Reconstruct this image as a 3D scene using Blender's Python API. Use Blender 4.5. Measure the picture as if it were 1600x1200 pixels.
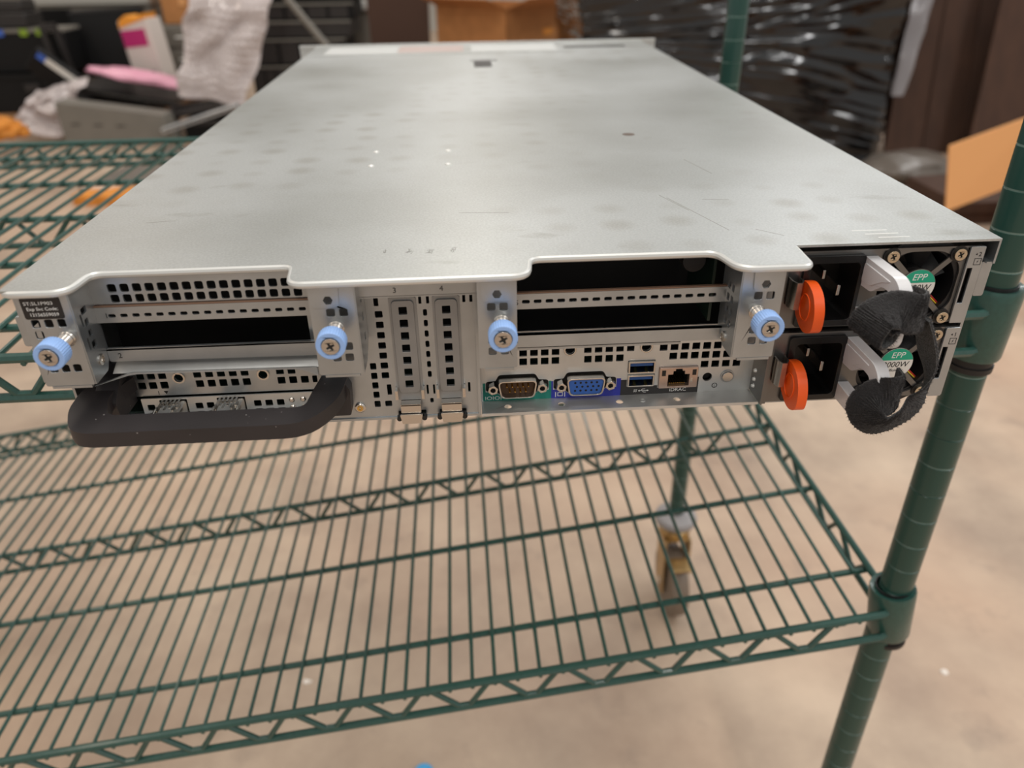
import bpy, bmesh, math, random
from mathutils import Vector, Matrix, noise
from mathutils.geometry import tessellate_polygon

random.seed(7)
for o in list(bpy.data.objects):
    bpy.data.objects.remove(o)
scene = bpy.context.scene
col = scene.collection
PI = math.pi
ZO = 840.8            # height of the server's underside above the floor (mm)

# ------------------------------------------------------------------ camera
F_PX = 1192.2
CAM_ROT = (1.0430, 0.0131, -0.0622)
CAM_LOC = Vector((192.99, -325.62, 208.45 + ZO)) * 0.001
cam_data = bpy.data.cameras.new('camera')
cam_data.sensor_width = 36.0
cam_data.lens = F_PX / 1600 * 36
cam_data.clip_start = 0.01
cam_data.clip_end = 200
cam_data.dof.use_dof = True
cam_data.dof.focus_distance = 0.385
cam_data.dof.aperture_fstop = 7.0
cam = bpy.data.objects.new('camera', cam_data)
cam.location = CAM_LOC
cam.rotation_euler = CAM_ROT
col.objects.link(cam)
scene.camera = cam

# ------------------------------------------------------------------ world, lamps, exposure
world = bpy.data.worlds.new('warehouse_air')
scene.world = world
world.use_nodes = True
bg = world.node_tree.nodes['Background']
bg.inputs[0].default_value = (1.0, 0.975, 0.945, 1)
bg.inputs[1].default_value = 0.48


def ceiling_lamp(x, y, z=4.6, sx=0.35, sy=2.4, power=50, color=(1.0, 0.96, 0.90)):
    d = bpy.data.lights.new('ceiling_lamp', 'AREA')
    d.shape = 'RECTANGLE'
    d.size = sx
    d.size_y = sy
    d.energy = power
    d.color = color
    o = bpy.data.objects.new('ceiling_lamp', d)
    o.location = (x, y, z)
    col.objects.link(o)


for lx_, lc_, lp_ in ((-3.6, (1.0, 0.82, 0.66), 26), (0.2, (1.0, 0.94, 0.87), 48), (4.0, (1.0, 0.99, 0.98), 66)):
    for ly_ in (-3.0, 0.6, 4.2, 7.8):
        ceiling_lamp(lx_, ly_, color=lc_, power=lp_ * (1.0 if ly_ < 4 else 0.8))

vs = scene.view_settings
vs.view_transform = 'Standard'
vs.look = 'None'
vs.gamma = 1.0
vs.use_curve_mapping = False
vs.exposure = 0.13

# ------------------------------------------------------------------ helpers
CAM_M = CAM_LOC.copy()
CAM_R = cam.rotation_euler.to_matrix()


def at(px, py, y):
    """World point (m) on the vertical plane Y = y (m) seen at a photo pixel."""
    d = CAM_R @ Vector(((px - 800) / F_PX, -(py - 600) / F_PX, -1.0))
    return CAM_M + d * ((y - CAM_M.y) / d.y)


def srgb(r, g, b):
    f = lambda c: (c / 255 / 12.92) if c / 255 <= 0.04045 else ((c / 255 + 0.055) / 1.055) ** 2.4
    return (f(r), f(g), f(b), 1)


def mat(name, color, rough=0.5, metal=0.0, noise_scale=None, noise_amt=0.0, bump=0.0, bump_scale=None,
        coat=0.0, trans=0.0, alpha=1.0, sheen=0.0, color2=None, detail=4, stretch=None, spec=None, sss=0.0):
    m = bpy.data.materials.new(name)
    m.use_nodes = True
    nt = m.node_tree
    b = nt.nodes['Principled BSDF']
    b.inputs['Base Color'].default_value = color
    b.inputs['Roughness'].default_value = rough
    b.inputs['Metallic'].default_value = metal
    if coat:
        b.inputs['Coat Weight'].default_value = coat
        b.inputs['Coat Roughness'].default_value = 0.12
    if trans:
        b.inputs['Transmission Weight'].default_value = trans
    if sheen:
        b.inputs['Sheen Weight'].default_value = sheen
    if spec is not None:
        b.inputs['Specular IOR Level'].default_value = spec
    if sss:
        b.inputs['Subsurface Weight'].default_value = sss
        b.inputs['Subsurface Radius'].default_value = (0.004, 0.004, 0.004)
        b.inputs['Subsurface Scale'].default_value = 1.0
    if alpha < 1:
        b.inputs['Alpha'].default_value = alpha
    if noise_scale or bump:
        tc = nt.nodes.new('ShaderNodeTexCoord')
        src = tc.outputs['Object']
        if stretch:
            mp = nt.nodes.new('ShaderNodeMapping')
            mp.inputs['Scale'].default_value = stretch
            nt.links.new(src, mp.inputs['Vector'])
            src = mp.outputs['Vector']
    if noise_scale:
        n = nt.nodes.new('ShaderNodeTexNoise')
        n.inputs['Scale'].default_value = noise_scale
        n.inputs['Detail'].default_value = detail
        nt.links.new(src, n.inputs['Vector'])
        r = nt.nodes.new('ShaderNodeValToRGB')
        r.color_ramp.elements[0].position = 0.3
        r.color_ramp.elements[1].position = 0.7
        c2 = color2 or tuple(min(1, c * (1 + noise_amt)) for c in color[:3]) + (1,)
        c1 = color if color2 else tuple(c * (1 - noise_amt) for c in color[:3]) + (1,)
        r.color_ramp.elements[0].color = c1
        r.color_ramp.elements[1].color = c2
        nt.links.new(n.outputs['Fac'], r.inputs['Fac'])
        nt.links.new(r.outputs['Color'], b.inputs['Base Color'])
    if bump:
        n2 = nt.nodes.new('ShaderNodeTexNoise')
        n2.inputs['Scale'].default_value = bump_scale or 400
        n2.inputs['Detail'].default_value = 3
        nt.links.new(src, n2.inputs['Vector'])
        bp = nt.nodes.new('ShaderNodeBump')
        bp.inputs['Strength'].default_value = bump
        bp.inputs['Distance'].default_value = 0.0006
        nt.links.new(n2.outputs['Fac'], bp.inputs['Height'])
        nt.links.new(bp.outputs['Normal'], b.inputs['Normal'])
    return m


def lid_material():
    m = mat('galvanised_lid', srgb(196, 199, 196), rough=0.5, metal=0.7)
    nt = m.node_tree
    b = nt.nodes['Principled BSDF']
    L = nt.links.new
    tc = nt.nodes.new('ShaderNodeTexCoord')
    # broad handling smears
    n1 = nt.nodes.new('ShaderNodeTexNoise'); n1.inputs['Scale'].default_value = 7; n1.inputs['Detail'].default_value = 5
    L(tc.outputs['Object'], n1.inputs['Vector'])
    r1 = nt.nodes.new('ShaderNodeValToRGB')
    r1.color_ramp.elements[0].position = 0.30; r1.color_ramp.elements[0].color = srgb(170, 172, 168)
    r1.color_ramp.elements[1].position = 0.62; r1.color_ramp.elements[1].color = srgb(190, 193, 192)
    L(n1.outputs['Fac'], r1.inputs['Fac'])
    # regular round imprints left by packing foam
    v = nt.nodes.new('ShaderNodeTexVoronoi'); v.inputs['Scale'].default_value = 34; v.inputs['Randomness'].default_value = 0.25
    L(tc.outputs['Object'], v.inputs['Vector'])
    r2 = nt.nodes.new('ShaderNodeValToRGB')
    r2.color_ramp.elements[0].position = 0.12; r2.color_ramp.elements[0].color = (1, 1, 1, 1)
    r2.color_ramp.elements[1].position = 0.36; r2.color_ramp.elements[1].color = (0, 0, 0, 1)
    L(v.outputs['Distance'], r2.inputs['Fac'])
    n2 = nt.nodes.new('ShaderNodeTexNoise'); n2.inputs['Scale'].default_value = 4.5; n2.inputs['Detail'].default_value = 2
    L(tc.outputs['Object'], n2.inputs['Vector'])
    r3 = nt.nodes.new('ShaderNodeValToRGB')
    r3.color_ramp.elements[0].position = 0.47; r3.color_ramp.elements[0].color = (0, 0, 0, 1)
    r3.color_ramp.elements[1].position = 0.62; r3.color_ramp.elements[1].color = (0.42, 0.42, 0.42, 1)
    L(n2.outputs['Fac'], r3.inputs['Fac'])
    mul = nt.nodes.new('ShaderNodeMath'); mul.operation = 'MULTIPLY'
    L(r2.outputs['Color'], mul.inputs[0]); L(r3.outputs['Color'], mul.inputs[1])
    mx = nt.nodes.new('ShaderNodeMix'); mx.data_type = 'RGBA'
    L(mul.outputs[0], mx.inputs['Factor'])
    L(r1.outputs['Color'], mx.inputs[6]); mx.inputs[7].default_value = srgb(150, 147, 138)
    # faint elongated dirty streaks
    mp = nt.nodes.new('ShaderNodeMapping'); mp.inputs['Scale'].default_value = (26, 60, 26); mp.inputs['Rotation'].default_value = (0, 0, 0.2)
    L(tc.outputs['Object'], mp.inputs['Vector'])
    n3 = nt.nodes.new('ShaderNodeTexNoise'); n3.inputs['Scale'].default_value = 1.0; n3.inputs['Detail'].default_value = 3
    L(mp.outputs['Vector'], n3.inputs['Vector'])
    r4 = nt.nodes.new('ShaderNodeValToRGB')
    r4.color_ramp.elements[0].position = 0.66; r4.color_ramp.elements[0].color = (0, 0, 0, 1)
    r4.color_ramp.elements[1].position = 0.80; r4.color_ramp.elements[1].color = (0.45, 0.45, 0.45, 1)
    L(n3.outputs['Fac'], r4.inputs['Fac'])
    mx2 = nt.nodes.new('ShaderNodeMix'); mx2.data_type = 'RGBA'
    L(r4.outputs['Color'], mx2.inputs['Factor'])
    L(mx.outputs[2], mx2.inputs[6]); mx2.inputs[7].default_value = srgb(140, 138, 130)
    # metal grain
    n4 = nt.nodes.new('ShaderNodeTexNoise'); n4.inputs['Scale'].default_value = 900; n4.inputs['Detail'].default_value = 2
    L(tc.outputs['Object'], n4.inputs['Vector'])
    mx3 = nt.nodes.new('ShaderNodeMix'); mx3.data_type = 'RGBA'; mx3.blend_type = 'OVERLAY'
    mx3.inputs['Factor'].default_value = 0.22
    L(mx2.outputs[2], mx3.inputs[6]); L(n4.outputs['Fac'], mx3.inputs[7])
    L(mx3.outputs[2], b.inputs['Base Color'])
    rr = nt.nodes.new('ShaderNodeMapRange')
    rr.inputs['To Min'].default_value = 0.34; rr.inputs['To Max'].default_value = 0.48
    L(n1.outputs['Fac'], rr.inputs['Value']); L(rr.outputs['Result'], b.inputs['Roughness'])
    return m


def post_material():
    m = mat('green_epoxy_post', srgb(22, 66, 58), rough=0.30, coat=0.25)
    nt = m.node_tree
    b = nt.nodes['Principled BSDF']
    L = nt.links.new
    tc = nt.nodes.new('ShaderNodeTexCoord')
    sep = nt.nodes.new('ShaderNodeSeparateXYZ'); L(tc.outputs['Object'], sep.inputs[0])
    # pale rub marks in the one-inch grooves
    dv = nt.nodes.new('ShaderNodeMath'); dv.operation = 'DIVIDE'; dv.inputs[1].default_value = 0.0254
    L(sep.outputs['Z'], dv.inputs[0])
    fr = nt.nodes.new('ShaderNodeMath'); fr.operation = 'FRACT'; L(dv.outputs[0], fr.inputs[0])
    lt = nt.nodes.new('ShaderNodeMath'); lt.operation = 'LESS_THAN'; lt.inputs[1].default_value = 0.05
    L(fr.outputs[0], lt.inputs[0])
    n = nt.nodes.new('ShaderNodeTexNoise'); n.inputs['Scale'].default_value = 45
    L(tc.outputs['Object'], n.inputs['Vector'])
    r = nt.nodes.new('ShaderNodeMapRange'); r.inputs['From Min'].default_value = 0.30; r.inputs['From Max'].default_value = 0.60
    L(n.outputs['Fac'], r.inputs['Value'])
    mu = nt.nodes.new('ShaderNodeMath'); mu.operation = 'MULTIPLY'
    L(lt.outputs[0], mu.inputs[0]); L(r.outputs['Result'], mu.inputs[1])
    mx = nt.nodes.new('ShaderNodeMix'); mx.data_type = 'RGBA'
    L(mu.outputs[0], mx.inputs['Factor'])
    mx.inputs[6].default_value = srgb(22, 66, 58); mx.inputs[7].default_value = srgb(120, 146, 138)
    L(mx.outputs[2], b.inputs['Base Color'])
    return m


def floor_material():
    m = mat('stained_concrete', srgb(178, 152, 128), rough=0.55)
    nt = m.node_tree
    b = nt.nodes['Principled BSDF']
    L = nt.links.new
    tc = nt.nodes.new('ShaderNodeTexCoord')

    def nz(scale, detail, p0, c0, p1, c1, vec=None, rough=0.6):
        n = nt.nodes.new('ShaderNodeTexNoise'); n.inputs['Scale'].default_value = scale
        n.inputs['Detail'].default_value = detail; n.inputs['Roughness'].default_value = rough
        L(vec or tc.outputs['Object'], n.inputs['Vector'])
        r = nt.nodes.new('ShaderNodeValToRGB')
        r.color_ramp.elements[0].position = p0; r.color_ramp.elements[0].color = c0
        r.color_ramp.elements[1].position = p1; r.color_ramp.elements[1].color = c1
        L(n.outputs['Fac'], r.inputs['Fac'])
        return n, r
    n1, r1 = nz(3.2, 6, 0.30, srgb(146, 126, 109), 0.68, srgb(195, 174, 152))
    n2, r2 = nz(1.1, 3, 0.42, (0, 0, 0, 1), 0.66, (0.55, 0.55, 0.55, 1))
    mx = nt.nodes.new('ShaderNodeMix'); mx.data_type = 'RGBA'
    L(r2.outputs['Color'], mx.inputs['Factor']); L(r1.outputs['Color'], mx.inputs[6])
    mx.inputs[7].default_value = srgb(190, 156, 130)
    n3, r3 = nz(9, 6, 0.58, (0, 0, 0, 1), 0.78, (0.5, 0.5, 0.5, 1))
    mx2 = nt.nodes.new('ShaderNodeMix'); mx2.data_type = 'RGBA'
    L(r3.outputs['Color'], mx2.inputs['Factor']); L(mx.outputs[2], mx2.inputs[6])
    mx2.inputs[7].default_value = srgb(120, 106, 96)
    L(mx2.outputs[2], b.inputs['Base Color'])
    rr = nt.nodes.new('ShaderNodeMapRange'); rr.inputs['To Min'].default_value = 0.38; rr.inputs['To Max'].default_value = 0.62
    L(n1.outputs['Fac'], rr.inputs['Value']); L(rr.outputs['Result'], b.inputs['Roughness'])
    bp = nt.nodes.new('ShaderNodeBump'); bp.inputs['Strength'].default_value = 0.15; bp.inputs['Distance'].default_value = 0.003
    L(n3.outputs['Fac'], bp.inputs['Height']); L(bp.outputs['Normal'], b.inputs['Normal'])
    return m


M = {}
M['lid'] = lid_material()
M['rim'] = mat('rolled_steel_edge', srgb(214, 215, 212), rough=0.42, metal=0.5)
M['steel'] = mat('galvanised_steel', srgb(174, 179, 182), rough=0.30, metal=0.82, noise_scale=60, noise_amt=0.08, bump=0.06, bump_scale=900)
M['steel_dark'] = mat('slot_cover_steel', srgb(150, 151, 151), rough=0.42, metal=0.6, noise_scale=80, noise_amt=0.06)
M['steel_bright'] = mat('bright_plated_steel', srgb(206, 207, 205), rough=0.36, metal=0.7, noise_scale=50, noise_amt=0.08)
M['psu_steel'] = mat('power_supply_steel', srgb(120, 119, 117), rough=0.35, metal=0.8, noise_scale=60, noise_amt=0.08)
M['nickel'] = mat('nickel', srgb(206, 200, 192), rough=0.25, metal=1.0)
M['head'] = mat('dull_screw_head', srgb(196, 190, 182), rough=0.26, metal=0.95)
M['gold'] = mat('gold_plating', srgb(220, 180, 100), rough=0.25, metal=1.0)
M['copper_edge'] = mat('brown_gasket_edge', srgb(140, 112, 94), rough=0.4, metal=0.5)
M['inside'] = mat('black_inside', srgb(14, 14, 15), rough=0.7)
M['pcb'] = mat('green_circuit_board', srgb(20, 40, 32), rough=0.5)
M['black'] = mat('black_plastic', srgb(24, 23, 24), rough=0.45, bump=0.05, bump_scale=1200)
M['handle_black'] = mat('worn_black_handle', srgb(44, 40, 41), rough=0.48, noise_scale=30, noise_amt=0.18, bump=0.05, bump_scale=900)
M['socket_black'] = mat('black_inlet_plastic', srgb(20, 20, 21), rough=0.3)
M['blue_knob'] = mat('light_blue_plastic', srgb(150, 186, 240), rough=0.4)
M['orange'] = mat('orange_plastic', srgb(234, 88, 20), rough=0.36)
M['frost'] = mat('frosted_clear_plastic', srgb(244, 244, 246), rough=0.22, trans=0.3)
M['teal'] = mat('teal_print', srgb(0, 128, 112), rough=0.4)
M['blue_print'] = mat('blue_print', srgb(38, 48, 160), rough=0.4)
M['black_print'] = mat('black_print', srgb(38, 36, 36), rough=0.45)
M['white_print'] = mat('white_print', srgb(232, 232, 228), rough=0.5)
M['dark_ink'] = mat('dark_ink', srgb(30, 30, 30), rough=0.6)
M['tag'] = mat('black_tag', srgb(30, 28, 28), rough=0.35)
M['vga_blue'] = mat('port_blue', srgb(40, 90, 168), rough=0.4)
M['usb_blue'] = mat('usb_blue', srgb(30, 78, 140), rough=0.4)
M['brown_insert'] = mat('brown_port_insert', srgb(72, 46, 22), rough=0.4)
M['port_dark'] = mat('port_dark', srgb(22, 20, 18), rough=0.5)
M['rj_frame'] = mat('copper_tinted_shield', srgb(196, 172, 158), rough=0.28, metal=0.9)
M['label_white'] = mat('white_label', srgb(222, 220, 214), rough=0.45)
M['label_teal'] = mat('teal_label', srgb(10, 162, 128), rough=0.4)
M['screw'] = mat('nickel_screw', srgb(206, 194, 172), rough=0.26, metal=1.0)
M['red_wire'] = mat('red_wire', srgb(190, 40, 36), rough=0.4)
M['yellow_wire'] = mat('yellow_wire', srgb(224, 190, 60), rough=0.4)
M['blue_wire'] = mat('blue_wire', srgb(60, 120, 180), rough=0.4)
M['velcro'] = mat('black_hook_tape', srgb(26, 24, 25), rough=0.9, sheen=0.15, noise_scale=900, noise_amt=0.5, bump=1.0, bump_scale=1400, detail=2)
M['fibre'] = mat('grey_black_fibre', srgb(58, 55, 56), rough=0.8)  # lighter than the tape, to put highlights on the ribbed pile
M['velcro_edge'] = mat('grey_woven_backing', srgb(70, 70, 70), rough=0.8, noise_scale=1600, noise_amt=0.8, bump=0.6, bump_scale=2200, detail=1)
M['sticker_red'] = mat('faded_red_print', srgb(184, 166, 160), rough=0.5)
M['sticker'] = mat('pale_sticker', srgb(196, 198, 196), rough=0.5)
M['scuff'] = mat('grey_scuff', srgb(128, 126, 120), rough=0.6)
M['scratch'] = mat('pale_scratch', srgb(226, 226, 222), rough=0.4, metal=0.5)
M['green'] = mat('green_epoxy', srgb(40, 78, 70), rough=0.32, coat=0.3, noise_scale=300, noise_amt=0.12)
M['post'] = post_material()
M['floor'] = floor_material()
M['bumper'] = mat('grey_rubber', srgb(150, 146, 146), rough=0.5)
M['brass'] = mat('yellow_zinc', srgb(178, 150, 104), rough=0.35, metal=0.9, noise_scale=40, noise_amt=0.2)
M['wheel'] = mat('tan_wheel_tread', srgb(120, 106, 92), rough=0.5)
M['cardboard'] = mat('cardboard', srgb(188, 130, 78), rough=0.85, noise_scale=14, noise_amt=0.10)
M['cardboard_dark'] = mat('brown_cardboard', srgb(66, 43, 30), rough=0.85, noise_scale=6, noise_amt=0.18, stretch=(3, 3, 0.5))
M['cardboard_edge'] = mat('cardboard_edge', srgb(226, 166, 108), rough=0.9)
M['wrap'] = mat('black_stretch_film', srgb(9, 9, 11), rough=0.13, coat=0.5, bump=0.0)
M['bubble'] = mat('clear_bubble_film', srgb(214, 204, 202), rough=0.10, trans=0.1)
M['film'] = mat('clear_film', srgb(170, 166, 168), rough=0.2, trans=0.5)
M['bag_grey'] = mat('grey_plastic_bag', srgb(100, 92, 84), rough=0.3)
M['pink'] = mat('pink_antistatic_film', srgb(232, 168, 190), rough=0.3)
M['black_case'] = mat('matt_black_case', srgb(9, 9, 10), rough=0.55, spec=0.3)
M['charcoal'] = mat('charcoal_plastic', srgb(40, 37, 36), rough=0.4)
M['grey_case'] = mat('grey_case', srgb(118, 114, 106), rough=0.5, noise_scale=12, noise_amt=0.06)
M['pale_case'] = mat('pale_grey_case', srgb(176, 174, 166), rough=0.5)
M['silver'] = mat('silver_rail', srgb(206, 210, 212), rough=0.3, metal=0.7)
M['white_card'] = mat('white_carton', srgb(218, 208, 200), rough=0.6)
M['magenta'] = mat('magenta_print', srgb(184, 36, 110), rough=0.5)
M['amber'] = mat('orange_print', srgb(240, 158, 50), rough=0.5)
M['amber_paper'] = mat('orange_paper', srgb(214, 138, 52), rough=0.7, noise_scale=20, noise_amt=0.25)
M['led_green'] = mat('lime_print', srgb(130, 160, 40), rough=0.5)
M['label_blue'] = mat('blue_print_patch', srgb(60, 100, 190), rough=0.5)
M['brown_leather'] = mat('dark_brown_vinyl', srgb(70, 44, 30), rough=0.4)
M['wood'] = mat('pallet_wood', srgb(150, 112, 76), rough=0.8, noise_scale=20, noise_amt=0.2, stretch=(1, 8, 8))
M['wall'] = mat('dark_painted_wall', srgb(74, 66, 60), rough=0.8, noise_scale=2, noise_amt=0.15)
M['reflection_pale'] = mat('pale_reflection_panel', srgb(170, 166, 158), rough=0.7, noise_scale=2, noise_amt=0.08)
M['litter'] = mat('white_paper_scrap', srgb(232, 224, 214), rough=0.6)
M['cap_blue'] = mat('bright_blue_plastic', srgb(60, 160, 215), rough=0.4)
M['mat_grey'] = mat('grey_packing_sheet', srgb(112, 104, 96), rough=0.5, noise_scale=5, noise_amt=0.15)


def add_dust(m, dark, light, scale=260, lo=0.06, hi=0.11):
    nt = m.node_tree
    b = nt.nodes['Principled BSDF']
    src = b.inputs['Base Color'].links[0].from_socket
    tc = nt.nodes.new('ShaderNodeTexCoord')
    v = nt.nodes.new('ShaderNodeTexVoronoi'); v.inputs['Scale'].default_value = scale
    nt.links.new(tc.outputs['Object'], v.inputs['Vector'])
    r = nt.nodes.new('ShaderNodeValToRGB')
    r.color_ramp.elements[0].position = lo; r.color_ramp.elements[0].color = (1, 1, 1, 1)
    r.color_ramp.elements[1].position = hi; r.color_ramp.elements[1].color = (0, 0, 0, 1)
    nt.links.new(v.outputs['Distance'], r.inputs['Fac'])
    n = nt.nodes.new('ShaderNodeTexNoise'); n.inputs['Scale'].default_value = 70
    nt.links.new(tc.outputs['Object'], n.inputs['Vector'])
    g = nt.nodes.new('ShaderNodeMath'); g.operation = 'GREATER_THAN'; g.inputs[1].default_value = 0.54
    nt.links.new(n.outputs['Fac'], g.inputs[0])
    mu = nt.nodes.new('ShaderNodeMath'); mu.operation = 'MULTIPLY'
    nt.links.new(r.outputs['Color'], mu.inputs[0]); nt.links.new(g.outputs[0], mu.inputs[1])
    mx = nt.nodes.new('ShaderNodeMix'); mx.data_type = 'RGBA'
    nt.links.new(mu.outputs[0], mx.inputs['Factor']); nt.links.new(src, mx.inputs[6]); mx.inputs[7].default_value = light
    nt.links.new(mx.outputs[2], b.inputs['Base Color'])


add_dust(M['handle_black'], None, srgb(150, 146, 144))


class MB:
    """Collects millimetre geometry for one mesh."""
    def __init__(s):
        s.v = []; s.f = []

    def add(s, vs, fs):
        o = len(s.v)
        s.v += [tuple(p) for p in vs]
        s.f += [tuple(i + o for i in f) for f in fs]
        return s

    def box(s, x0, x1, y0, y1, z0, z1):
        return s.add([(x0, y0, z0), (x1, y0, z0), (x1, y1, z0), (x0, y1, z0), (x0, y0, z1), (x1, y0, z1), (x1, y1, z1), (x0, y1, z1)],
                     [(0, 3, 2, 1), (4, 5, 6, 7), (0, 1, 5, 4), (1, 2, 6, 5), (2, 3, 7, 6), (3, 0, 4, 7)])

    def xbox(s, mtx, sx, sy, sz):
        """Box of full size sx,sy,sz centred on a matrix."""
        vs = [mtx @ Vector((a * sx / 2, b * sy / 2, c * sz / 2)) for c in (-1, 1) for a, b in ((-1, -1), (1, -1), (1, 1), (-1, 1))]
        return s.add(vs, [(0, 3, 2, 1), (4, 5, 6, 7), (0, 1, 5, 4), (1, 2, 6, 5), (2, 3, 7, 6), (3, 0, 4, 7)])

    def tube(s, pts, r, n=8, closed=False):
        pts = [Vector(p) for p in pts]
        rs = r if isinstance(r, (list, tuple)) else [r] * len(pts)
        m = len(pts)
        rings = []
        up = None
        for i, p in enumerate(pts):
            a = pts[i - 1] if (i > 0 or closed) else p
            b = pts[(i + 1) % m] if (i < m - 1 or closed) else p
            t = (b - a).normalized()
            if up is None:
                up = Vector((0, 0, 1)) if abs(t.z) < 0.9 else Vector((1, 0, 0))
            x = up.cross(t)
            if x.length < 1e-6:
                x = t.orthogonal()
            x.normalize(); y = t.cross(x); up = y
            rings.append([p + (x * math.cos(2 * PI * k / n) + y * math.sin(2 * PI * k / n)) * rs[i] for k in range(n)])
        vs = [q for rg in rings for q in rg]
        fs = []
        for i in range(m if closed else m - 1):
            j = (i + 1) % m
            for k in range(n):
                fs.append((i * n + k, i * n + (k + 1) % n, j * n + (k + 1) % n, j * n + k))
        if not closed:
            fs.append(tuple(reversed(range(n))))
            fs.append(tuple((m - 1) * n + k for k in range(n)))
        return s.add(vs, fs)

    def lathe(s, prof, n, mtx, cap=True):
        """Profile (r, h) turned about local Z of mtx."""
        vs = []; fs = []
        for r, h in prof:
            for k in range(n):
                vs.append(mtx @ Vector((r * math.cos(2 * PI * k / n), r * math.sin(2 * PI * k / n), h)))
        for i in range(len(prof) - 1):
            for k in range(n):
                fs.append((i * n + k, i * n + (k + 1) % n, (i + 1) * n + (k + 1) % n, (i + 1) * n + k))
        if cap:
            fs.append(tuple(reversed(range(n))))
            fs.append(tuple((len(prof) - 1) * n + k for k in range(n)))
        return s.add(vs, fs)

    def prism(s, loops, fn, t0, t1):
        """2D loops (first outer, others holes) filled and given thickness; fn(a, b, t) -> point."""
        tris = tessellate_polygon([[Vector((a, b, 0)) for a, b in lp] for lp in loops])
        flat = [p for lp in loops for p in lp]
        n = len(flat)
        vs = [fn(a, b, t0) for a, b in flat] + [fn(a, b, t1) for a, b in flat]
        fs = [tuple(t) for t in tris] + [tuple(n + i for i in reversed(t)) for t in tris]
        o = 0
        for lp in loops:
            m = len(lp)
            for k in range(m):
                i, j = o + k, o + (k + 1) % m
                fs.append((i, j, n + j, n + i))
            o += m
        return s.add(vs, fs)

    def build(s, name, material, parent=None, angle=35, bevel=0, recalc=True, seg=2, scale=0.001):
        me = bpy.data.meshes.new(name)
        me.from_pydata([Vector(p) * scale for p in s.v], [], s.f)
        bm = bmesh.new(); bm.from_mesh(me)
        if recalc:
            bmesh.ops.recalc_face_normals(bm, faces=bm.faces)
        lim = math.radians(angle)
        for f in bm.faces:
            f.smooth = True
        for e in bm.edges:
            if len(e.link_faces) == 2:
                e.smooth = e.calc_face_angle(0) < lim
            else:
                e.smooth = False
        bm.to_mesh(me); bm.free()
        me.materials.append(M[material] if isinstance(material, str) else material)
        o = bpy.data.objects.new(name, me)
        col.objects.link(o)
        if parent is not None:
            o.parent = parent
        if bevel:
            b = o.modifiers.new('bevel', 'BEVEL')
            b.width = bevel * scale; b.segments = seg; b.limit_method = 'ANGLE'; b.angle_limit = math.radians(40)
            b.harden_normals = False
        return o


XZ = lambda a, b, t: (a, t, b)
XY = lambda a, b, t: (a, b, t)
YZ = lambda a, b, t: (t, a, b)


def rrect(x0, z0, x1, z1, r=0.7, n=2):
    out = []
    for cx, cz, a0 in ((x1 - r, z1 - r, 0), (x0 + r, z1 - r, 90), (x0 + r, z0 + r, 180), (x1 - r, z0 + r, 270)):
        for k in range(n + 1):
            a = math.radians(a0 + 90 * k / n)
            out.append((cx + r * math.cos(a), cz + r * math.sin(a)))
    return out


def hole(cx, cz, w=3.7, h=3.7, r=0.7, n=2):
    return rrect(cx - w / 2, cz - h / 2, cx + w / 2, cz + h / 2, r, n)


def circ(cx, cz, r, n=20, a0=0.0):
    return [(cx + r * math.cos(a0 + 2 * PI * k / n), cz + r * math.sin(a0 + 2 * PI * k / n)) for k in range(n)]


def rpoly(pts, n=5, closed=True):
    """Corner points (x, y, radius) -> rounded polyline."""
    out = []
    m = len(pts)
    for i, (x, y, r) in enumerate(pts):
        if r <= 0 or (not closed and i in (0, m - 1)):
            out.append((x, y)); continue
        p = Vector((x, y)); a = Vector(pts[i - 1][:2]); b = Vector(pts[(i + 1) % m][:2])
        da = (a - p); db = (b - p)
        r_ = min(r, da.length * 0.48, db.length * 0.48)
        s_ = p + da.normalized() * r_; e_ = p + db.normalized() * r_
        for k in range(n + 1):
            t = k / n
            q = s_ * (1 - t) ** 2 + p * 2 * t * (1 - t) + e_ * t ** 2
            out.append((q.x, q.y))
    return out


def text(body, x, y, z, size, material, parent, plane='XZ', rot=0.0, align='LEFT', name='lettering', ext=0.04, shear=0.0, sx=1.0, bold=0.0):
    """Lettering as thin geometry, in mm of the parent's frame; facing -Y (XZ) or +Z (XY)."""
    cu = bpy.data.curves.new(name, 'FONT')
    cu.body = body; cu.size = size; cu.align_x = align; cu.extrude = ext; cu.shear = shear; cu.resolution_u = 3
    if bold:
        cu.offset = bold
    tmp = bpy.data.objects.new('tmp', cu)
    col.objects.link(tmp)
    dg = bpy.context.evaluated_depsgraph_get()
    me = bpy.data.meshes.new_from_object(tmp.evaluated_get(dg))
    bpy.data.objects.remove(tmp)
    bpy.data.curves.remove(cu)
    me.name = name
    base = Matrix.Rotation(PI / 2, 4, 'X') if plane == 'XZ' else Matrix.Identity(4)
    mt = Matrix.Scale(0.001, 4) @ Matrix.Translation((x, y, z)) @ base @ Matrix.Rotation(rot, 4, 'Z') @ Matrix.Diagonal((sx, 1, 1, 1))
    me.transform(mt)
    me.materials.clear(); me.materials.append(M[material])
    o = bpy.data.objects.new(name, me); col.objects.link(o); o.parent = parent
    return o


def empty(name, loc, label=None, cat=None, group=None):
    o = bpy.data.objects.new(name, None)
    o.empty_display_size = 0.05
    o.location = loc
    col.objects.link(o)
    if label:
        tag(o, label, cat, group)
    return o


def tag(o, label, cat, group=None):
    o['label'] = label; o['category'] = cat
    if group:
        o['group'] = group
    return o


def structure(o):
    o['kind'] = 'structure'
    return o


def yaxis(x, y, z):
    """Matrix whose local Z points to -Y (towards the viewer) at x,y,z."""
    return Matrix.Translation((x, y, z)) @ Matrix.Rotation(PI / 2, 4, 'X')


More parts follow.
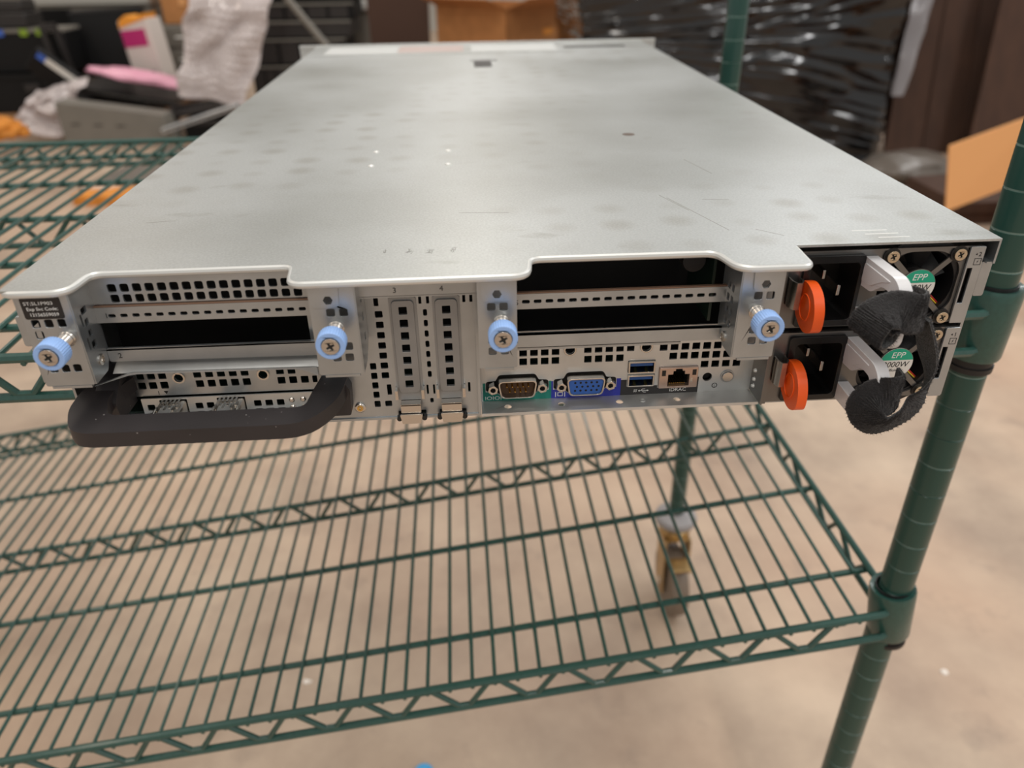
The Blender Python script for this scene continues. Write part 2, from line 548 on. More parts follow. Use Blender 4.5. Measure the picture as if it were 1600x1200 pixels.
def dup(o, parent=None, loc=None):
    c = o.copy(); col.objects.link(c); c.parent = parent
    if loc is not None:
        c.location = loc
    for ch in [q for q in bpy.data.objects if q.parent == o]:
        dup(ch, c)
    return c


# ------------------------------------------------------------------ the setting
fl = MB().box(-9000, 9000, -5000, 13000, -60, 0).build('floor', 'floor')
structure(fl)
wb = MB().box(-9000, 9000, 11000, 11150, 0, 5200).build('wall_back', 'wall')
structure(wb)
MB().box(-9000, 9000, 10960, 11000, 0, 2500).build('reflection_panel', 'reflection_pale', wb)  # pale band invented against the dark upper wall, for the lid's reflection

# ------------------------------------------------------------------ rack server
server = empty('rack_server', (0, 0, ZO * 0.001),
               'long galvanised steel rack server lying on the top wire shelf', 'server')

# chassis tray
c = MB()
c.box(-1, 195.2, 1.3, 800, 0, 1.2); c.box(195.2, 338, 14.6, 800, 0, 1.2); c.box(338, 434, 1.3, 800, 0, 1.2)
c.box(-1, 0.2, 3, 800, 1.2, 85.4)
c.box(432.6, 434, 0, 800, 1.2, 74)
c.box(-1, 434, 798, 800, 1.2, 85.4)
c.box(337.6, 338.8, 1.3, 400, 1.2, 84)
chassis = c.build('chassis', 'steel', server)
MB().box(0.4, 337.4, 60, 62, 1.3, 85).build('dark_backing', 'inside', server)  # black sheet added behind the rear openings so they read dark
MB().box(0.4, 337.4, 16, 60, 1.3, 2.2).build('motherboard', 'pcb', server)
MB().box(339, 432.4, 60, 62, 1.3, 85).build('dark_backing', 'inside', server)  # same added black sheet, darkening the power bay
for x0 in (-11.5, 434.0):
    b = MB()
    if x0 < 0:
        b.prism([rrect(-10.5, 51.5, -1, 66.5, 1.0)], XZ, -4.5, 14)
    else:
        b.prism([rrect(434.0, 56.5, 439.2, 74.5, 1.0)], XZ, 0.0, 14)
    b.build('side_hook', 'steel', server, bevel=0.4)

# top cover
TOP = 86.8
edge = rpoly([(-0.6, -24.6, 2.0), (26.0, -25.2, 7), (28.0, -5.3, 6), (115.3, -5.1, 5), (117.2, -25.5, 6), (216.6, -25.0, 7),
              (218.6, -5.4, 6), (303.6, -5.8, 6), (308.2, -25.6, 7), (339.0, -25.8, 4), (340.3, -3.6, 0)], n=6, closed=False)
outline = [(-0.6, 807)] + edge + [(437.2, -3.9), (437.2, 807)]
lid = MB().prism([outline], XY, TOP - 1.1, TOP).build('top_cover', 'lid', server)
rimpath = [(0.9, 807, TOP - 1.75), (0.9, -21, TOP - 1.75), (1.6, -23.4, TOP - 1.75), (4, -24.4, TOP - 1.75)] + [(x, y + 0.5, TOP - 1.75) for x, y in edge[1:]]
MB().tube(rimpath, 1.75, 10).build('rolled_edge', 'rim', lid)
b = MB().box(436.2, 437.2, -3.9, 807, 74.6, TOP - 0.6)
b.box(433.5, 436.4, -3.5, 807, 74.6, 75.4)
b.build('side_flange', 'steel', lid)
# lip under the recessed edges and inner stiffener
b = MB()
b.box(29, 114, -5.2, -4.2, 83, TOP - 1.2)
b.box(219.5, 303, -5.4, -4.4, 83.6, TOP - 1.2)
b.build('edge_lip', 'steel', lid)
# cover latch, stickers, rivets and marks on the cover
b = MB().prism([rrect(202, 628, 234, 641, 3)], XY, TOP, TOP + 0.3)
b.build('latch_bezel', 'steel_dark', lid)
MB().prism([rrect(206, 580, 226, 627, 3)], XY, TOP, TOP + 0.25).build('cover_latch', 'charcoal', lid)
MB().box(0, 437, 700, 702, TOP, TOP + 0.6).build('cover_seam', 'steel_bright', lid)
for nm, x0, x1, y0, y1, mm in (('information_sticker', 20, 110, 715, 785, 'sticker'), ('information_sticker', 112, 195, 720, 785, 'sticker_red'),
                               ('information_sticker', 205, 315, 715, 785, 'sticker'), ('service_slot', 325, 405, 735, 752, 'charcoal')):
    MB().box(x0, x1, y0, y1, TOP, TOP + 0.15).build(nm, mm, lid)
for x, y in ((133.2, 196.8), (133.3, 160.1), (181.0, 195.0), (181.3, 159.3)):
    MB().lathe([(2.0, 0), (1.9, 0.5), (1.2, 0.95), (0.3, 1.1)], 12, Matrix.Translation((x, y, TOP - 0.1))).build('rivet_dimple', 'scratch', lid)
MB().lathe([(4.6, 0), (4.2, 0.06)], 20, Matrix.Translation((309.4, 229.5, TOP))).build('stain_spot', mat('rusty_spot', srgb(92, 78, 68), rough=0.6), lid)
for i, (x, y, s) in enumerate(((154.5, 6.8, .8), (165.5, 5.7, 1.1), (174.8, 4.8, 1.05), (185.2, 6.3, 1.1))):
    b = MB()
    for k in range(9):
        dx = random.uniform(-1.0, 1.0) * s; dy = random.uniform(-2.5, 2.5) * s
        a = random.choice((PI / 2, PI / 2 + .15, PI / 2 - .3, 0.2))
        ln_ = random.uniform(1.2, 3.6) * s
        b.xbox(Matrix.Translation((x + dx, y + dy, TOP + 0.02)) @ Matrix.Rotation(a, 4, 'Z'), ln_, 0.22, 0.06)
    b.build('scuff_mark', 'scuff', lid)
for x0, x1, y in ((374, 391, 13.0), (378, 394, 8.0), (382, 397, 3.0)):
    MB().box(x0, x1, y - 0.45, y + 0.45, TOP, TOP + 0.06).build('etched_line', 'scratch', lid)
b = MB()
for x0, y0, x1, y1 in ((300, 75, 317, 20), (297, 80, 306, 52), (318, 70, 332, 68), (330, 155, 338, 120), (30, 60, 44, 62), (330, 20, 340, 10), (188, 60, 214, 58)):
    d = Vector((x1 - x0, y1 - y0, 0))
    b.xbox(Matrix.Translation(((x0 + x1) / 2, (y0 + y1) / 2, TOP + 0.01)) @ Matrix.Rotation(math.atan2(d.y, d.x), 4, 'Z'), d.length, 0.35, 0.04)
b.build('scratch_marks', 'scuff', lid)
# front rack flanges at the far end
for x0, x1 in ((-24, 2), (432, 458)):
    b = MB().box(x0, x1, 802, 807, 2, TOP + 0.8)
    b.build('rack_ear', 'rim', server, bevel=0.8)
MB().box(-24, 458, 800.5, 806, TOP - 2, TOP + 1.6).build('front_panel', 'rim', server)

# ---- riser cages: perforated slot bars on the left and the right
def slot_xs(x0, pitch, n):
    return [x0 + pitch * k for k in range(n)]

# left cage
lp = [rrect(24.6, 70.6, 124, 84.8, 0.4)]
for k in range(16):
    if k < 15: lp.append(hole(34.9 + 5.38 * k, 78.2, 3.8, 3.9, 0.8))
    lp.append(hole(35.1 + 5.34 * k, 73.2, 3.7, 3.8, 0.8))
cage = MB().prism(lp, XZ, -4.2, -3.2).build('riser_cage', 'steel', server)
lp = [rrect(25.0, 62.2, 124, 69.6, 0.4)] + [hole(32.2 + 5.25 * k, 65.6, 3.2, 1.7, 0.6) for k in range(17)]
bar1 = MB().prism(lp, XZ, -5.6, -4.6).build('slot_bar', 'steel', cage)
MB().box(25.0, 124, -5.2, -3.4, 69.6, 70.3).build('slot_bar_flange', 'copper_edge', cage)
b = MB().prism([rpoly([(25.2, 42.6, 1), (122, 41.8, 1), (122, 48.8, 1), (25.2, 49.5, 1)])], XZ, -5.6, -4.6)
b.box(25.2, 122, -5.6, -3.6, 48.2, 49.0)
b.build('slot_bar', 'steel', cage)
b = MB().prism([rpoly([(15, 30.6, .8), (34, 36.4, 4), (111, 35.6, 4), (119, 31.6, 1), (119, 36.2, 1), (33.5, 37.2, 1)])], XZ, -7.2, -6.0)
b.add([(25, -6.2, 36.6), (120, -6.2, 36.0), (120, 1.0, 41.6), (38, 1.0, 42.0), (25, 1.0, 39.8), (38, 1, 40)],
      [(0, 1, 2, 3), (0, 3, 4)])
b.build('cage_floor_lip', 'steel_bright', cage)
text('1', 29.0, -5.66, 64.6, 3.4, 'dark_ink', cage)
text('2', 29.6, -5.66, 44.4, 3.6, 'dark_ink', cage)
# right cage
lp = [rrect(211, 61.2, 311.2, 68.9, 0.4)] + [hole(217.4 + 5.42 * k, 64.9, 3.6, 1.8, 0.6) for k in range(17)]
cage2 = MB().prism(lp, XZ, -5.6, -4.6).build('riser_cage', 'steel', server)
MB().box(211, 311, -5.6, -3.6, 68.7, 69.3).build('slot_bar_flange', 'copper_edge', cage2)
b = MB().prism([rrect(211, 41.4, 311.2, 48.4, 0.6)], XZ, -5.6, -4.6)
b.box(211, 311, -5.6, -3.6, 47.6, 48.4)
b.build('slot_bar', 'steel', cage2)
b = MB().box(211, 292, -4.4, 4, 39.2, 40.4)
b.build('cage_floor_lip', 'steel', cage2)
text('5', 212.4, -5.66, 63.4, 3.4, 'dark_ink', cage2)
text('6', 212.0, -5.66, 43.6, 3.4, 'dark_ink', cage2)
MB().box(308.4, 309.8, 10, 50, 44, 84).build('riser_board', 'pcb', cage2)
MB().lathe([(5.5, 0), (5.5, 26)], 20, Matrix.Translation((300, 14, 74)) @ Matrix.Rotation(-PI / 2, 4, 'X')).build('card_guide', 'charcoal', cage2)

# ---- brackets that carry the thumbscrews
def bracket(x0, x1, side, holes, tagged=False, sideholes=(), side_y1=-3.5, ztop=84.5, zbot=40.2, rear='steel_dark'):
    f = MB().prism([rrect(x0, zbot, x1, ztop, 0.8)] + holes, XZ, -22.4, -21.4)
    br = f.build('riser_bracket', 'steel', server, bevel=0.25)
    # foot lip
    MB().box(x0 + 2.5, x1 - 1.5, -22.6, -20.6, zbot - 1.2, zbot).build('foot_lip', 'steel', br)
    if side:
        xs = x0 if side < 0 else x1
        lo = [rpoly([(-22, zbot, 0.3), (-9, zbot, 1), (side_y1, zbot + 7, 2), (side_y1, ztop, 0.3), (-22, ztop, 0.3)])]
        for (y, z, w, h) in sideholes:
            lo.append(hole(y, z, w, h, 0.5))
        s = MB().prism(lo, YZ, xs - 0.5, xs + 0.5)
        s.build('side_plate', 'steel', br)
    # plate behind the holes; its black on the first bracket stands in for shade
    MB().box(x0 + 1, x1 - 1, -14, -13, zbot + 1, ztop - 1).build('rear_plate', rear, br)
    return br

br1 = bracket(3.6, 24.6, 1, rear='inside', holes=[hole(8.5, 70.6, 3.4, 3.7), hole(13.9, 70.6, 3.4, 3.7), hole(19.2, 70.6, 3.4, 3.7), hole(8.6, 65.4, 3.4, 3.7),
                             hole(9.0, 60.0, 3.4, 3.7), hole(14.3, 48.9, 3.4, 3.6), hole(19.4, 48.9, 3.4, 3.6), hole(9.2, 48.9, 3.4, 3.6)],
              sideholes=[(-13.8, 72.4, 5, 3), (-14.1, 67.0, 3.2, 3.2), (-13.8, 61.6, 3.2, 3.2), (-13.4, 56.0, 4.5, 3.4), (-17.6, 69, 1.6, 6), (-17.6, 58, 1.6, 6)])
MB().lathe([(2.6, 0), (2.6, 0.6), (1.5, 0.9), (1.4, 0.1)], 16, Matrix.Translation((25.1, -12.4, 47.6)) @ Matrix.Rotation(PI / 2, 4, 'Y')).build('rivet', 'nickel', br1)
b = MB().prism([rrect(5.2, 72.8, 21.5, 82.6, 0.9)], XZ, -22.55, -22.4)
tg = b.build('service_tag', 'tag', br1)
text('ST:5L1P903', 6.3, -22.6, 79.3, 2.15, 'white_print', br1, sx=1.18)
text('Exp Svc Code:', 6.9, -22.6, 76.8, 2.1, 'white_print', br1, sx=1.05)
text('12156559059', 7.4, -22.6, 74.2, 2.1, 'white_print', br1, sx=1.05)
b = MB().box(1.6, 3.0, -20, -2, 41, 58); b.box(1.2, 2.6, -20, -2, 66, 83)
b.build('edge_strip', 'steel', br1)

hx = lambda x, z: circ(x, z, 2.15, 6)
br2 = bracket(123.2, 142.7, 1, [hx(131.6, 76.8), hole(131.9, 70.7), hole(137.4, 70.6), hole(137.7, 54.3), hole(137.5, 48.8), hole(132, 48.8)],
              sideholes=[(-8, 72, 3, 6), (-8, 62, 3, 4), (-8, 52, 3, 4)], side_y1=1.5)
br3 = bracket(195.0, 212.2, 0, [hx(203.6, 76.4), hole(201.0, 70.6), hole(206.4, 70.5), hole(201.1, 54.4), hole(201.1, 48.9), hole(206.6, 48.9)])
br4 = bracket(311.2, 330.0, -1, [hx(321.5, 76.9), hole(319.0, 71.1), hole(324.5, 71.1), hole(319.2, 48.9), hole(324.7, 48.9), hole(319.2, 54.4)],
              sideholes=[(-8.0, 70.8, 3.2, 3.6), (-13.2, 71.2, 3.2, 3.6), (-8.0, 65.0, 3.2, 3.6), (-13.2, 65.4, 3.2, 3.6), (-8.2, 59.2, 3.2, 3.6), (-13.4, 59.6, 3.2, 3.6),
                         (-8.2, 53.4, 3.2, 3.6), (-13.4, 53.8, 3.2, 3.6)], side_y1=1.0)
MB().lathe([(2.6, 0), (2.6, 0.6), (1.5, 0.9), (1.4, 0.1)], 16, Matrix.Translation((310.7, -9.4, 45)) @ Matrix.Rotation(-PI / 2, 4, 'Y')).build('rivet', 'nickel', br4)
# cover tabs that hang in front of brackets 2..4
for br, x0, x1 in ((br2, 123.4, 136.6), (br3, 196.4, 210.6), (br4, 315.6, 328.6)):
    hxx = {0: 131.6}.get(0) if br is br2 else (203.6 if br is br3 else 321.5)
    MB().prism([rpoly([(x0, 84.6, 0.3), (x0 + 0.6, 73.4, 2.5), (x1 - 0.6, 73.4, 2.5), (x1, 84.6, 0.3)]), circ(hxx, 76.8, 2.1, 6)], XZ, -23.2, -22.4).build('hanging_tab', 'steel', br)

# thumbscrews
def recess_head(cx, cz, y, r, parent, nm='screw_head', material='screw', dome=False):
    cr = []
    for k in range(4):
        a = k * PI / 2 + 0.5
        cr += [(cx + r * .16 * math.cos(a - PI / 4) * 1.3, cz + r * .16 * math.sin(a - PI / 4) * 1.3),
               (cx + r * .52 * math.cos(a - .22), cz + r * .52 * math.sin(a - .22)), (cx + r * .52 * math.cos(a + .22), cz + r * .52 * math.sin(a + .22))]
    m_ = MB().prism([circ(cx, cz, r, 24), cr], XZ, y, y + 1.0)
    MB().prism([circ(cx, cz, r * 0.7, 16)], XZ, y + 0.75, y + 1.5).build('recess_shade', 'port_dark', parent)  # black disc paints the shade at the bottom of the recess
    m_.prism([circ(cx, cz, r * 0.95, 20), circ(cx, cz, r * .72, 16)], XZ, y + 0.9, y + 2.2)
    return m_.build(nm, material, parent, bevel=r * .2, seg=4)

def thumbscrew(x, z=63.5, yf=-40.6):
    n = 72
    prof = []
    for k in range(n):
        a = 2 * PI * k / n
        r = 6.3 if k % 2 else 6.0
        prof.append((x + r * math.cos(a), z + r * math.sin(a)))
    ts = MB().prism([prof, circ(x, z, 3.9, 28)], XZ, yf + 0.4, yf + 7.6).build('thumbscrew', 'blue_knob', server, bevel=0.5)
    recess_head(x, z, yf - 0.1, 3.7, ts, material='head')
    MB().lathe([(3.0, 0)] + [(r_, 2.6 + .7 * k_ + d_) for k_ in range(12) for r_, d_ in ((3.1, 0), (2.8, .35))] + [(3.0, 11.5)], 20, yaxis(x, -22.0, z)).build('shaft', 'nickel', ts)
    MB().lathe([(3.6, 0), (3.6, 1.2), (3.1, 1.8)], 24, yaxis(x, -22.2, z)).build('collar', 'nickel', ts)
    return ts

for tx in (19.6, 133.4, 205.2, 319.2):
    thumbscrew(tx)

# ---- low profile slots 3 and 4
lp = [rrect(116, 1.2, 194.6, 72.0, 0.4)]
lp += [hole(149.0, 57.9 - 5.46 * k, 3.6, 3.4, .5) for k in range(7)]
lp += [hole(143.6, 30.4 - 5.35 * k, 3.0, 3.6, .5) for k in range(5)] + [hole(149.1, 9.0, 3.4, 3.2, .5), hole(127.3, 8.9, 3.2, 3.4, .3)]
lp += [hole(170.6, 58.0 - 5.52 * k, 1.9, 3.4, .6) for k in range(7)] + [hole(170.7, 9.8, 1.7, 2.6, .5)]
lp += [hole(148.3, 64.2, 2.2, 4.2, .3), hole(168.6, 64.4, 1.4, 3.8, .3), hole(172.2, 64.4, 1.4, 3.8, .3), hole(189.0, 64.4, 1.4, 3.8, .3), hole(192.3, 64.4, 1.4, 3.8, .3)]
lp += [hole(150.2, 17.0, 2.2, 6, .3), hole(169.0, 16.2, 1.0, 5.4, .3), hole(172.2, 16.2, 1.0, 5.4, .3), hole(189.6, 16.6, 1.2, 5.4, .3)]
lp += [rrect(155.6, 13.0, 165.4, 66.0, .3), rrect(175.8, 13.0, 185.6, 66.0, .3)]
lp += [rrect(153.6, 1.6, 167.4, 4.4, .3), rrect(174.2, 1.6, 187.6, 4.4, .3)]
slotp = MB().prism(lp, XZ, 2.0, 3.0).build('slot_panel', 'steel', server)
for cx, zz, nm in ((160.45, 60.0, '3'), (180.6, 59.8, '4')):
    base = MB().prism([rrect(cx - 6.4, 11.2, cx + 6.4, 66.4, 1.2)] + [hole(cx, zz - 6.55 * k, 3.8, 3.9, .3) for k in range(7)], XZ, 1.2, 2.0)
    cov = base.build('slot_cover', 'steel_dark', slotp)
    MB().prism([rrect(cx - 5.2, 15.6, cx + 5.2, 65.0, 2.0, 4)] + [hole(cx, zz - 6.55 * k, 3.8, 3.9, .3) for k in range(7)], XZ, 0.3, 1.6).build('slot_cover', 'steel_dark', slotp, bevel=0.5)
    MB().prism([rpoly([(cx - 4.9, 6.2, .4), (cx + 4.9, 6.2, .4), (cx + 4.9, 10.8, .6), (cx - 4.9, 10.8, .6)])], XZ, -3.4, -2.4).box(cx - 4.9, cx + 4.9, -3.4, 1.5, 10.2, 11.0).build('slot_latch', 'nickel', slotp, bevel=0.3)
    MB().prism([rpoly([(cx - 4.6, 0.6, .4), (cx + 4.6, 0.6, .4), (cx + 5.6, 5.8, .6), (cx - 5.6, 5.8, .6)])], XZ, -4.6, -3.7).build('slot_latch', 'nickel', slotp, bevel=0.3)
    for sx_ in (-1, 1):
        MB().box(cx + sx_ * 6.4 - 0.7, cx + sx_ * 6.4 + 0.7, -2.8, 1.6, 13.6, 18.6).build('latch_tooth', 'nickel', slotp)
        MB().lathe([(1.3, 0), (1.3, 3)], 12, yaxis(cx + sx_ * 6.2, 0.5, 2.2)).build('latch_pin', 'port_dark', slotp)
# top rail of the slot bay with its numbers
b = MB().box(143.2, 195.0, -12.0, -11.0, 72.8, 85.0); b.box(143.2, 195.0, -12, 3, 72.2, 73.0)
rail = b.build('slot_rail', 'steel', server)
text('3', 158.0, -12.06, 74.4, 3.6, 'dark_ink', rail)
text('4', 178.6, -12.06, 74.6, 3.6, 'dark_ink', rail)
MB().box(193.8, 195.2, 0, 3, 1.2, 72).build('bay_divider', 'steel', server)
sc = MB().lathe([(2.7, 0), (2.7, 0.8), (2.2, 1.2)], 20, yaxis(134.9, 2.0, 7.5)).build('panel_screw', 'nickel', server)
recess_head(134.9, 7.5, 0.5, 1.5, sc, nm='screw_recess', material='gold')

# ---- network daughter card panel at the lower left
lp = [rrect(16, 12.4, 119, 36, .4)]
rows = [(23.6, [27.0, 32.4, 37.8, 54.9, 60.7, 66.5, 72.3, 78.1, 95.5, 101.2]), (18.4, [26.8, 32.2, 37.8, 55.2, 61.0, 66.7, 72.5, 78.3, 95.5, 101.3, 107.1, 112.8])]
for z, xs in rows:
    lp += [hole(x, z, 3.8, 3.4 if z > 20 else 3.9, .4) for x in xs]
lp += [circ(45.8, 22.5, 2.2, 16), circ(87.1, 22.1, 2.2, 16)]
nic = MB().prism(lp, XZ, 13.5, 14.5).build('network_panel', 'steel', server)
for x in (45.8, 87.1):
    MB().prism([circ(x, 22.4, 3.1, 20), circ(x, 22.4, 2.2, 20)], XZ, 12.6, 13.5).build('standoff_ring', 'nickel', nic, bevel=0.2)
    MB().prism([circ(x, 22.4, 2.4, 16)], XZ, 20, 20.5).build('standoff_bottom', 'inside', nic)
text('1', 33.2, 13.44, 13.0, 3.0, 'dark_ink', nic)
MB().prism([[(36.6, 15.0), (38.8, 15.0), (37.7, 13.2)]], XZ, 13.42, 13.5).build('arrow_mark', 'dark_ink', nic)
lp = [rrect(25, 1.3, 116, 11.8, .3)] + [hole(x, 6.6, 3.7, 3.5, .5) for x in (29.2, 52.9, 58.5, 82.0, 87.7, 93.5)] + [hole(x, 2.6, 3.7, 1.8, .4) for x in (29.4, 53.1, 58.7, 82.2, 87.9, 93.7)]
lp += [rrect(33.8, 1.6, 47.4, 10.8, .3), rrect(62.2, 1.6, 76.2, 10.8, .3)]
nlow = MB().prism(lp, XZ, 11.8, 12.6).build('network_card_bracket', 'steel_bright', server)
for x, z in ((99.3, 7.8), (105.0, 8.0), (99.4, 3.4), (105.2, 3.4)):
    MB().lathe([(1.5, 0), (1.5, .4), (.9, .9)], 12, yaxis(x, 11.8, z)).build('light_pipe', 'nickel', nlow)
for xa, xb in ((33.8, 47.4), (62.2, 76.2)):
    t = MB().prism([rrect(xa + .4, 1.8, xb - .4, 10.2, .6), rrect(xa + 2.0, 2.6, xb - 2.0, 6.0, .3)], XZ, -3.0, 16).build('optical_transceiver', 'nickel', server, bevel=0.3)
    for k in range(5):
        MB().box(xa + 1.6 + 2.1 * k, xa + 2.6 + 2.1 * k, 7.5, 12, 10.0, 11.2).build('spring_finger', 'nickel', t)
    MB().box(xa + 3.2, xb - 4.4, -1.5, 6, 10.2, 10.8).build('top_pad', 'steel_bright', t, bevel=.2)
    for k in range(6):
        MB().box(xa + 1.0 + 2.0 * k, xa + 2.2 + 2.0 * k, 1.5 + (k % 2) * 2, 5 + (k % 3), 10.2, 10.9 + .3 * (k % 2)).build('cage_rib', 'head' if k % 2 else 'nickel', t)
    MB().tube([(xa + 1.2, 3, 10.6), (xa + 1.2, -5, 9.5), (xa + 1.2, -6, 5), (xb - 1.2, -6, 5), (xb - 1.2, -5, 9.5), (xb - 1.2, 3, 10.6)], 0.7, 8).build('bail_wire', 'nickel', t)

# carrying handle
ho = rpoly([(10.5, 6.0, 1), (6.2, -4, 4), (7.4, -20, 6), (16, -40.6, 14), (40, -40.6, 4), (118, -40.2, 14), (129.6, -20, 10), (131.0, 2.0, 1), (118.2, 2.0, 1),
            (116.0, -13, 5), (114.8, -26.0, 5), (27.0, -26.0, 5), (20.6, -8, 6), (26.4, 10, 1)], n=6)
hd = MB().prism([ho], XY, 18.8, 26.2).build('carrying_handle', 'handle_black', server, bevel=1.0, seg=3)
b = MB().prism([rpoly([(117.6, 8.0, 1), (131.6, 8.0, 1.5), (132.4, 22, 1), (130.4, 26, 1), (117.6, 26, 1)])], XZ, -6, 2.0)
b.build('handle_foot', 'handle_black', hd, bevel=0.6)
b = MB().prism([rpoly([(-8, 11, .5), (12, 11, .5), (12, 33, .5), (2, 30, 2), (-9, 22, 2)])], YZ, 13.0, 23.4)
b.build('handle_foot', 'handle_black', hd, bevel=0.6)

# ---- input and output panel
def d_outline(cx, cz, w, h, r, slope=1.4, n=4):
    return rpoly([(cx - w / 2, cz + h / 2, r), (cx + w / 2, cz + h / 2, r), (cx + w / 2 - slope, cz - h / 2, r), (cx - w / 2 + slope, cz - h / 2, r)], n=n)

lp = [rrect(194.8, -0.1, 338, 40, .3)]
gx = lambda x0, n, p=5.48: [x0 + p * k for k in range(n)]
lp += [hole(x, 28.0, 3.9, 3.9, .3) for x in gx(217.4, 4)] + [hole(x, 22.9, 3.9, 3.9, .3) for x in gx(217.4, 4)]
lp += [hole(x, 28.5, 3.8, 3.9, .3) for x in gx(250.3, 5)] + [hole(x, 22.9, 3.8, 3.9, .3) for x in gx(250.5, 4)]
lp += [hole(x, 28.0, 4.0, 3.9, .3) for x in gx(289.2, 8, 5.6)] + [hole(x, 22.7, 4.0, 3.9, .3) for x in gx(294.6, 7, 5.6)] + [hole(x, 17.2, 4.0, 3.8, .3) for x in gx(311.5, 4, 5.6)]
lp += [circ(241.2, 28.8, 2.4, 18), circ(280.2, 28.8, 2.4, 18), circ(313.8, 9.5, 2.5, 20), circ(324.3, 9.6, 2.9, 20)]
def ear_cut(cx, cz, dx):
    return rpoly([(cx - dx - 3.6, cz + 2.6, 1.6), (cx - 11.2, cz + 2.9, .5), (cx - 9.4, cz + 6.4, 1.5), (cx + 9.4, cz + 6.4, 1.5), (cx + 11.2, cz + 2.9, .5), (cx + dx + 3.6, cz + 2.6, 1.6),
                  (cx + dx + 3.6, cz - 3.4, 1.6), (cx + 10.8, cz - 3.6, .5), (cx + 8.4, cz - 6.2, 1.5), (cx - 8.4, cz - 6.2, 1.5), (cx - 10.8, cz - 3.6, .5), (cx - dx - 3.6, cz - 3.4, 1.6)])
SER = (214.2, 9.4); VGA = (249.4, 9.3)
lp += [ear_cut(*SER, 12.65), ear_cut(*VGA, 12.75)]
lp += [rrect(271.4, 13.9, 285.6, 21.0, .3), rrect(271.6, 5.9, 285.9, 12.9, .3), rrect(287.9, 4.4, 308.3, 16.6, .4)]
io = MB().prism(lp, XZ, 14.0, 15.0).build('port_panel', 'steel_bright', server)
for x in (241.2, 280.2):
    MB().prism([circ(x, 28.8, 3.3, 20), circ(x, 28.8, 2.4, 20)], XZ, 13.2, 14.0).build('standoff_ring', 'nickel', io, bevel=.2)
MB().prism([circ(324.3, 9.6, 2.8, 20), ], XZ, 12.6, 16).build('identify_button', 'nickel', io, bevel=.4)
MB().prism([circ(324.3, 9.6, 3.6, 24), circ(324.3, 9.6, 2.9, 24)], XZ, 13.4, 14.0).build('button_ring', 'steel', io)
MB().prism([circ(313.8, 9.5, 2.6, 16)], XZ, 17, 17.4).build('jack_bottom', 'inside', io)
MB().prism([circ(318.2, 4.2, 1.5, 18), circ(318.2, 4.2, 1.1, 18)], XZ, 13.94, 14.0).build('information_mark', 'dark_ink', io)
text('i', 317.9, 13.93, 3.3, 2.3, 'dark_ink', io)
# printed colour bands (cut round the connectors)
MB().prism([rrect(196.4, 1.3, 231.9, 11.4, .1), ear_cut(*SER, 12.65)[::-1]] if False else [rpoly([(196.4, 0.2, 0), (231.9, 0.2, 0), (231.9, 11.2, 0), (230.6, 11.2, 0), (230.6, 5.9, 0), (225.2, 5.6, 0), (222.4, 3.0, 1), (206, 3.0, 1), (203.2, 5.6, 0), (197.8, 5.9, 0), (197.8, 11.2, 0), (196.4, 11.2, 0)])], XZ, 13.93, 14.0).build('teal_band', 'teal', io)
MB().prism([rpoly([(231.9, 0.2, 0), (268.3, 0.2, 0), (268.3, 10.9, 0), (266, 10.9, 0), (266, 5.8, 0), (260.4, 5.5, 0), (257.6, 2.9, 1), (241.2, 2.9, 1), (238.4, 5.5, 0), (232.9, 5.8, 0), (232.9, 10.9, 0), (231.9, 10.9, 0)])], XZ, 13.93, 14.0).build('blue_band', 'blue_print', io)
MB().prism([rpoly([(268.3, 0.2, 0), (309.4, 0.2, 0), (309.4, 9.8, 0), (308.5, 9.8, 0), (308.5, 4.2, 0), (287.7, 4.2, 0), (287.7, 5.7, 0), (271.4, 5.7, 0), (271.4, 9.8, 0), (268.3, 9.8, 0)])], XZ, 13.93, 14.0).build('black_band', 'black_print', io)
text('IOIOI', 197.2, 13.9, 1.2, 3.0, 'white_print', io, sx=1.25)
b = MB()
b.box(234.0, 234.45, 13.88, 13.93, 1.3, 4.3); b.box(238.8, 239.25, 13.88, 13.93, 1.3, 4.3)
b.prism([[(235.2, 1.7), (238.0, 1.7), (238.0, 4.1), (235.2, 4.1)], [(235.6, 2.1), (237.6, 2.1), (237.6, 3.7), (235.6, 3.7)]], XZ, 13.88, 13.93)
b.build('display_symbol', 'white_print', io)
text('SS', 275.0, 13.9, 2.3, 2.1, 'white_print', io, shear=.3)
b = MB().box(278.2, 282.6, 13.88, 13.93, 2.75, 3.05)
b.prism([circ(278.3, 2.9, .5, 10)], XZ, 13.88, 13.93)
b.prism([[(282.4, 2.4), (283.4, 2.9), (282.4, 3.4)]], XZ, 13.88, 13.93)
b.prism([[(279.2, 2.9), (280.1, 3.8), (281.4, 3.8), (281.4, 4.05), (280.0, 4.05), (278.9, 2.9)]], XZ, 13.88, 13.93)
b.prism([[(279.9, 2.9), (280.7, 2.1), (281.9, 2.1), (281.9, 1.85), (280.6, 1.85), (279.6, 2.9)]], XZ, 13.88, 13.93)
b.build('usb_symbol', 'white_print', io)
text('iDRAC', 294.2, 13.9, 1.75, 2.8, 'white_print', io, sx=1.1)

def hexnut(x, z, y0, parent):
    n_ = MB().prism([circ(x, z, 2.75, 6, .3), circ(x, z, 1.35, 16)], XZ, y0 - 4.6, y0).build('jack_nut', 'nickel', parent, bevel=.3)
    MB().prism([circ(x, z, 1.5, 14)], XZ, y0 - 1.6, y0 - .2).build('nut_bore', 'port_dark', parent)
    return n_

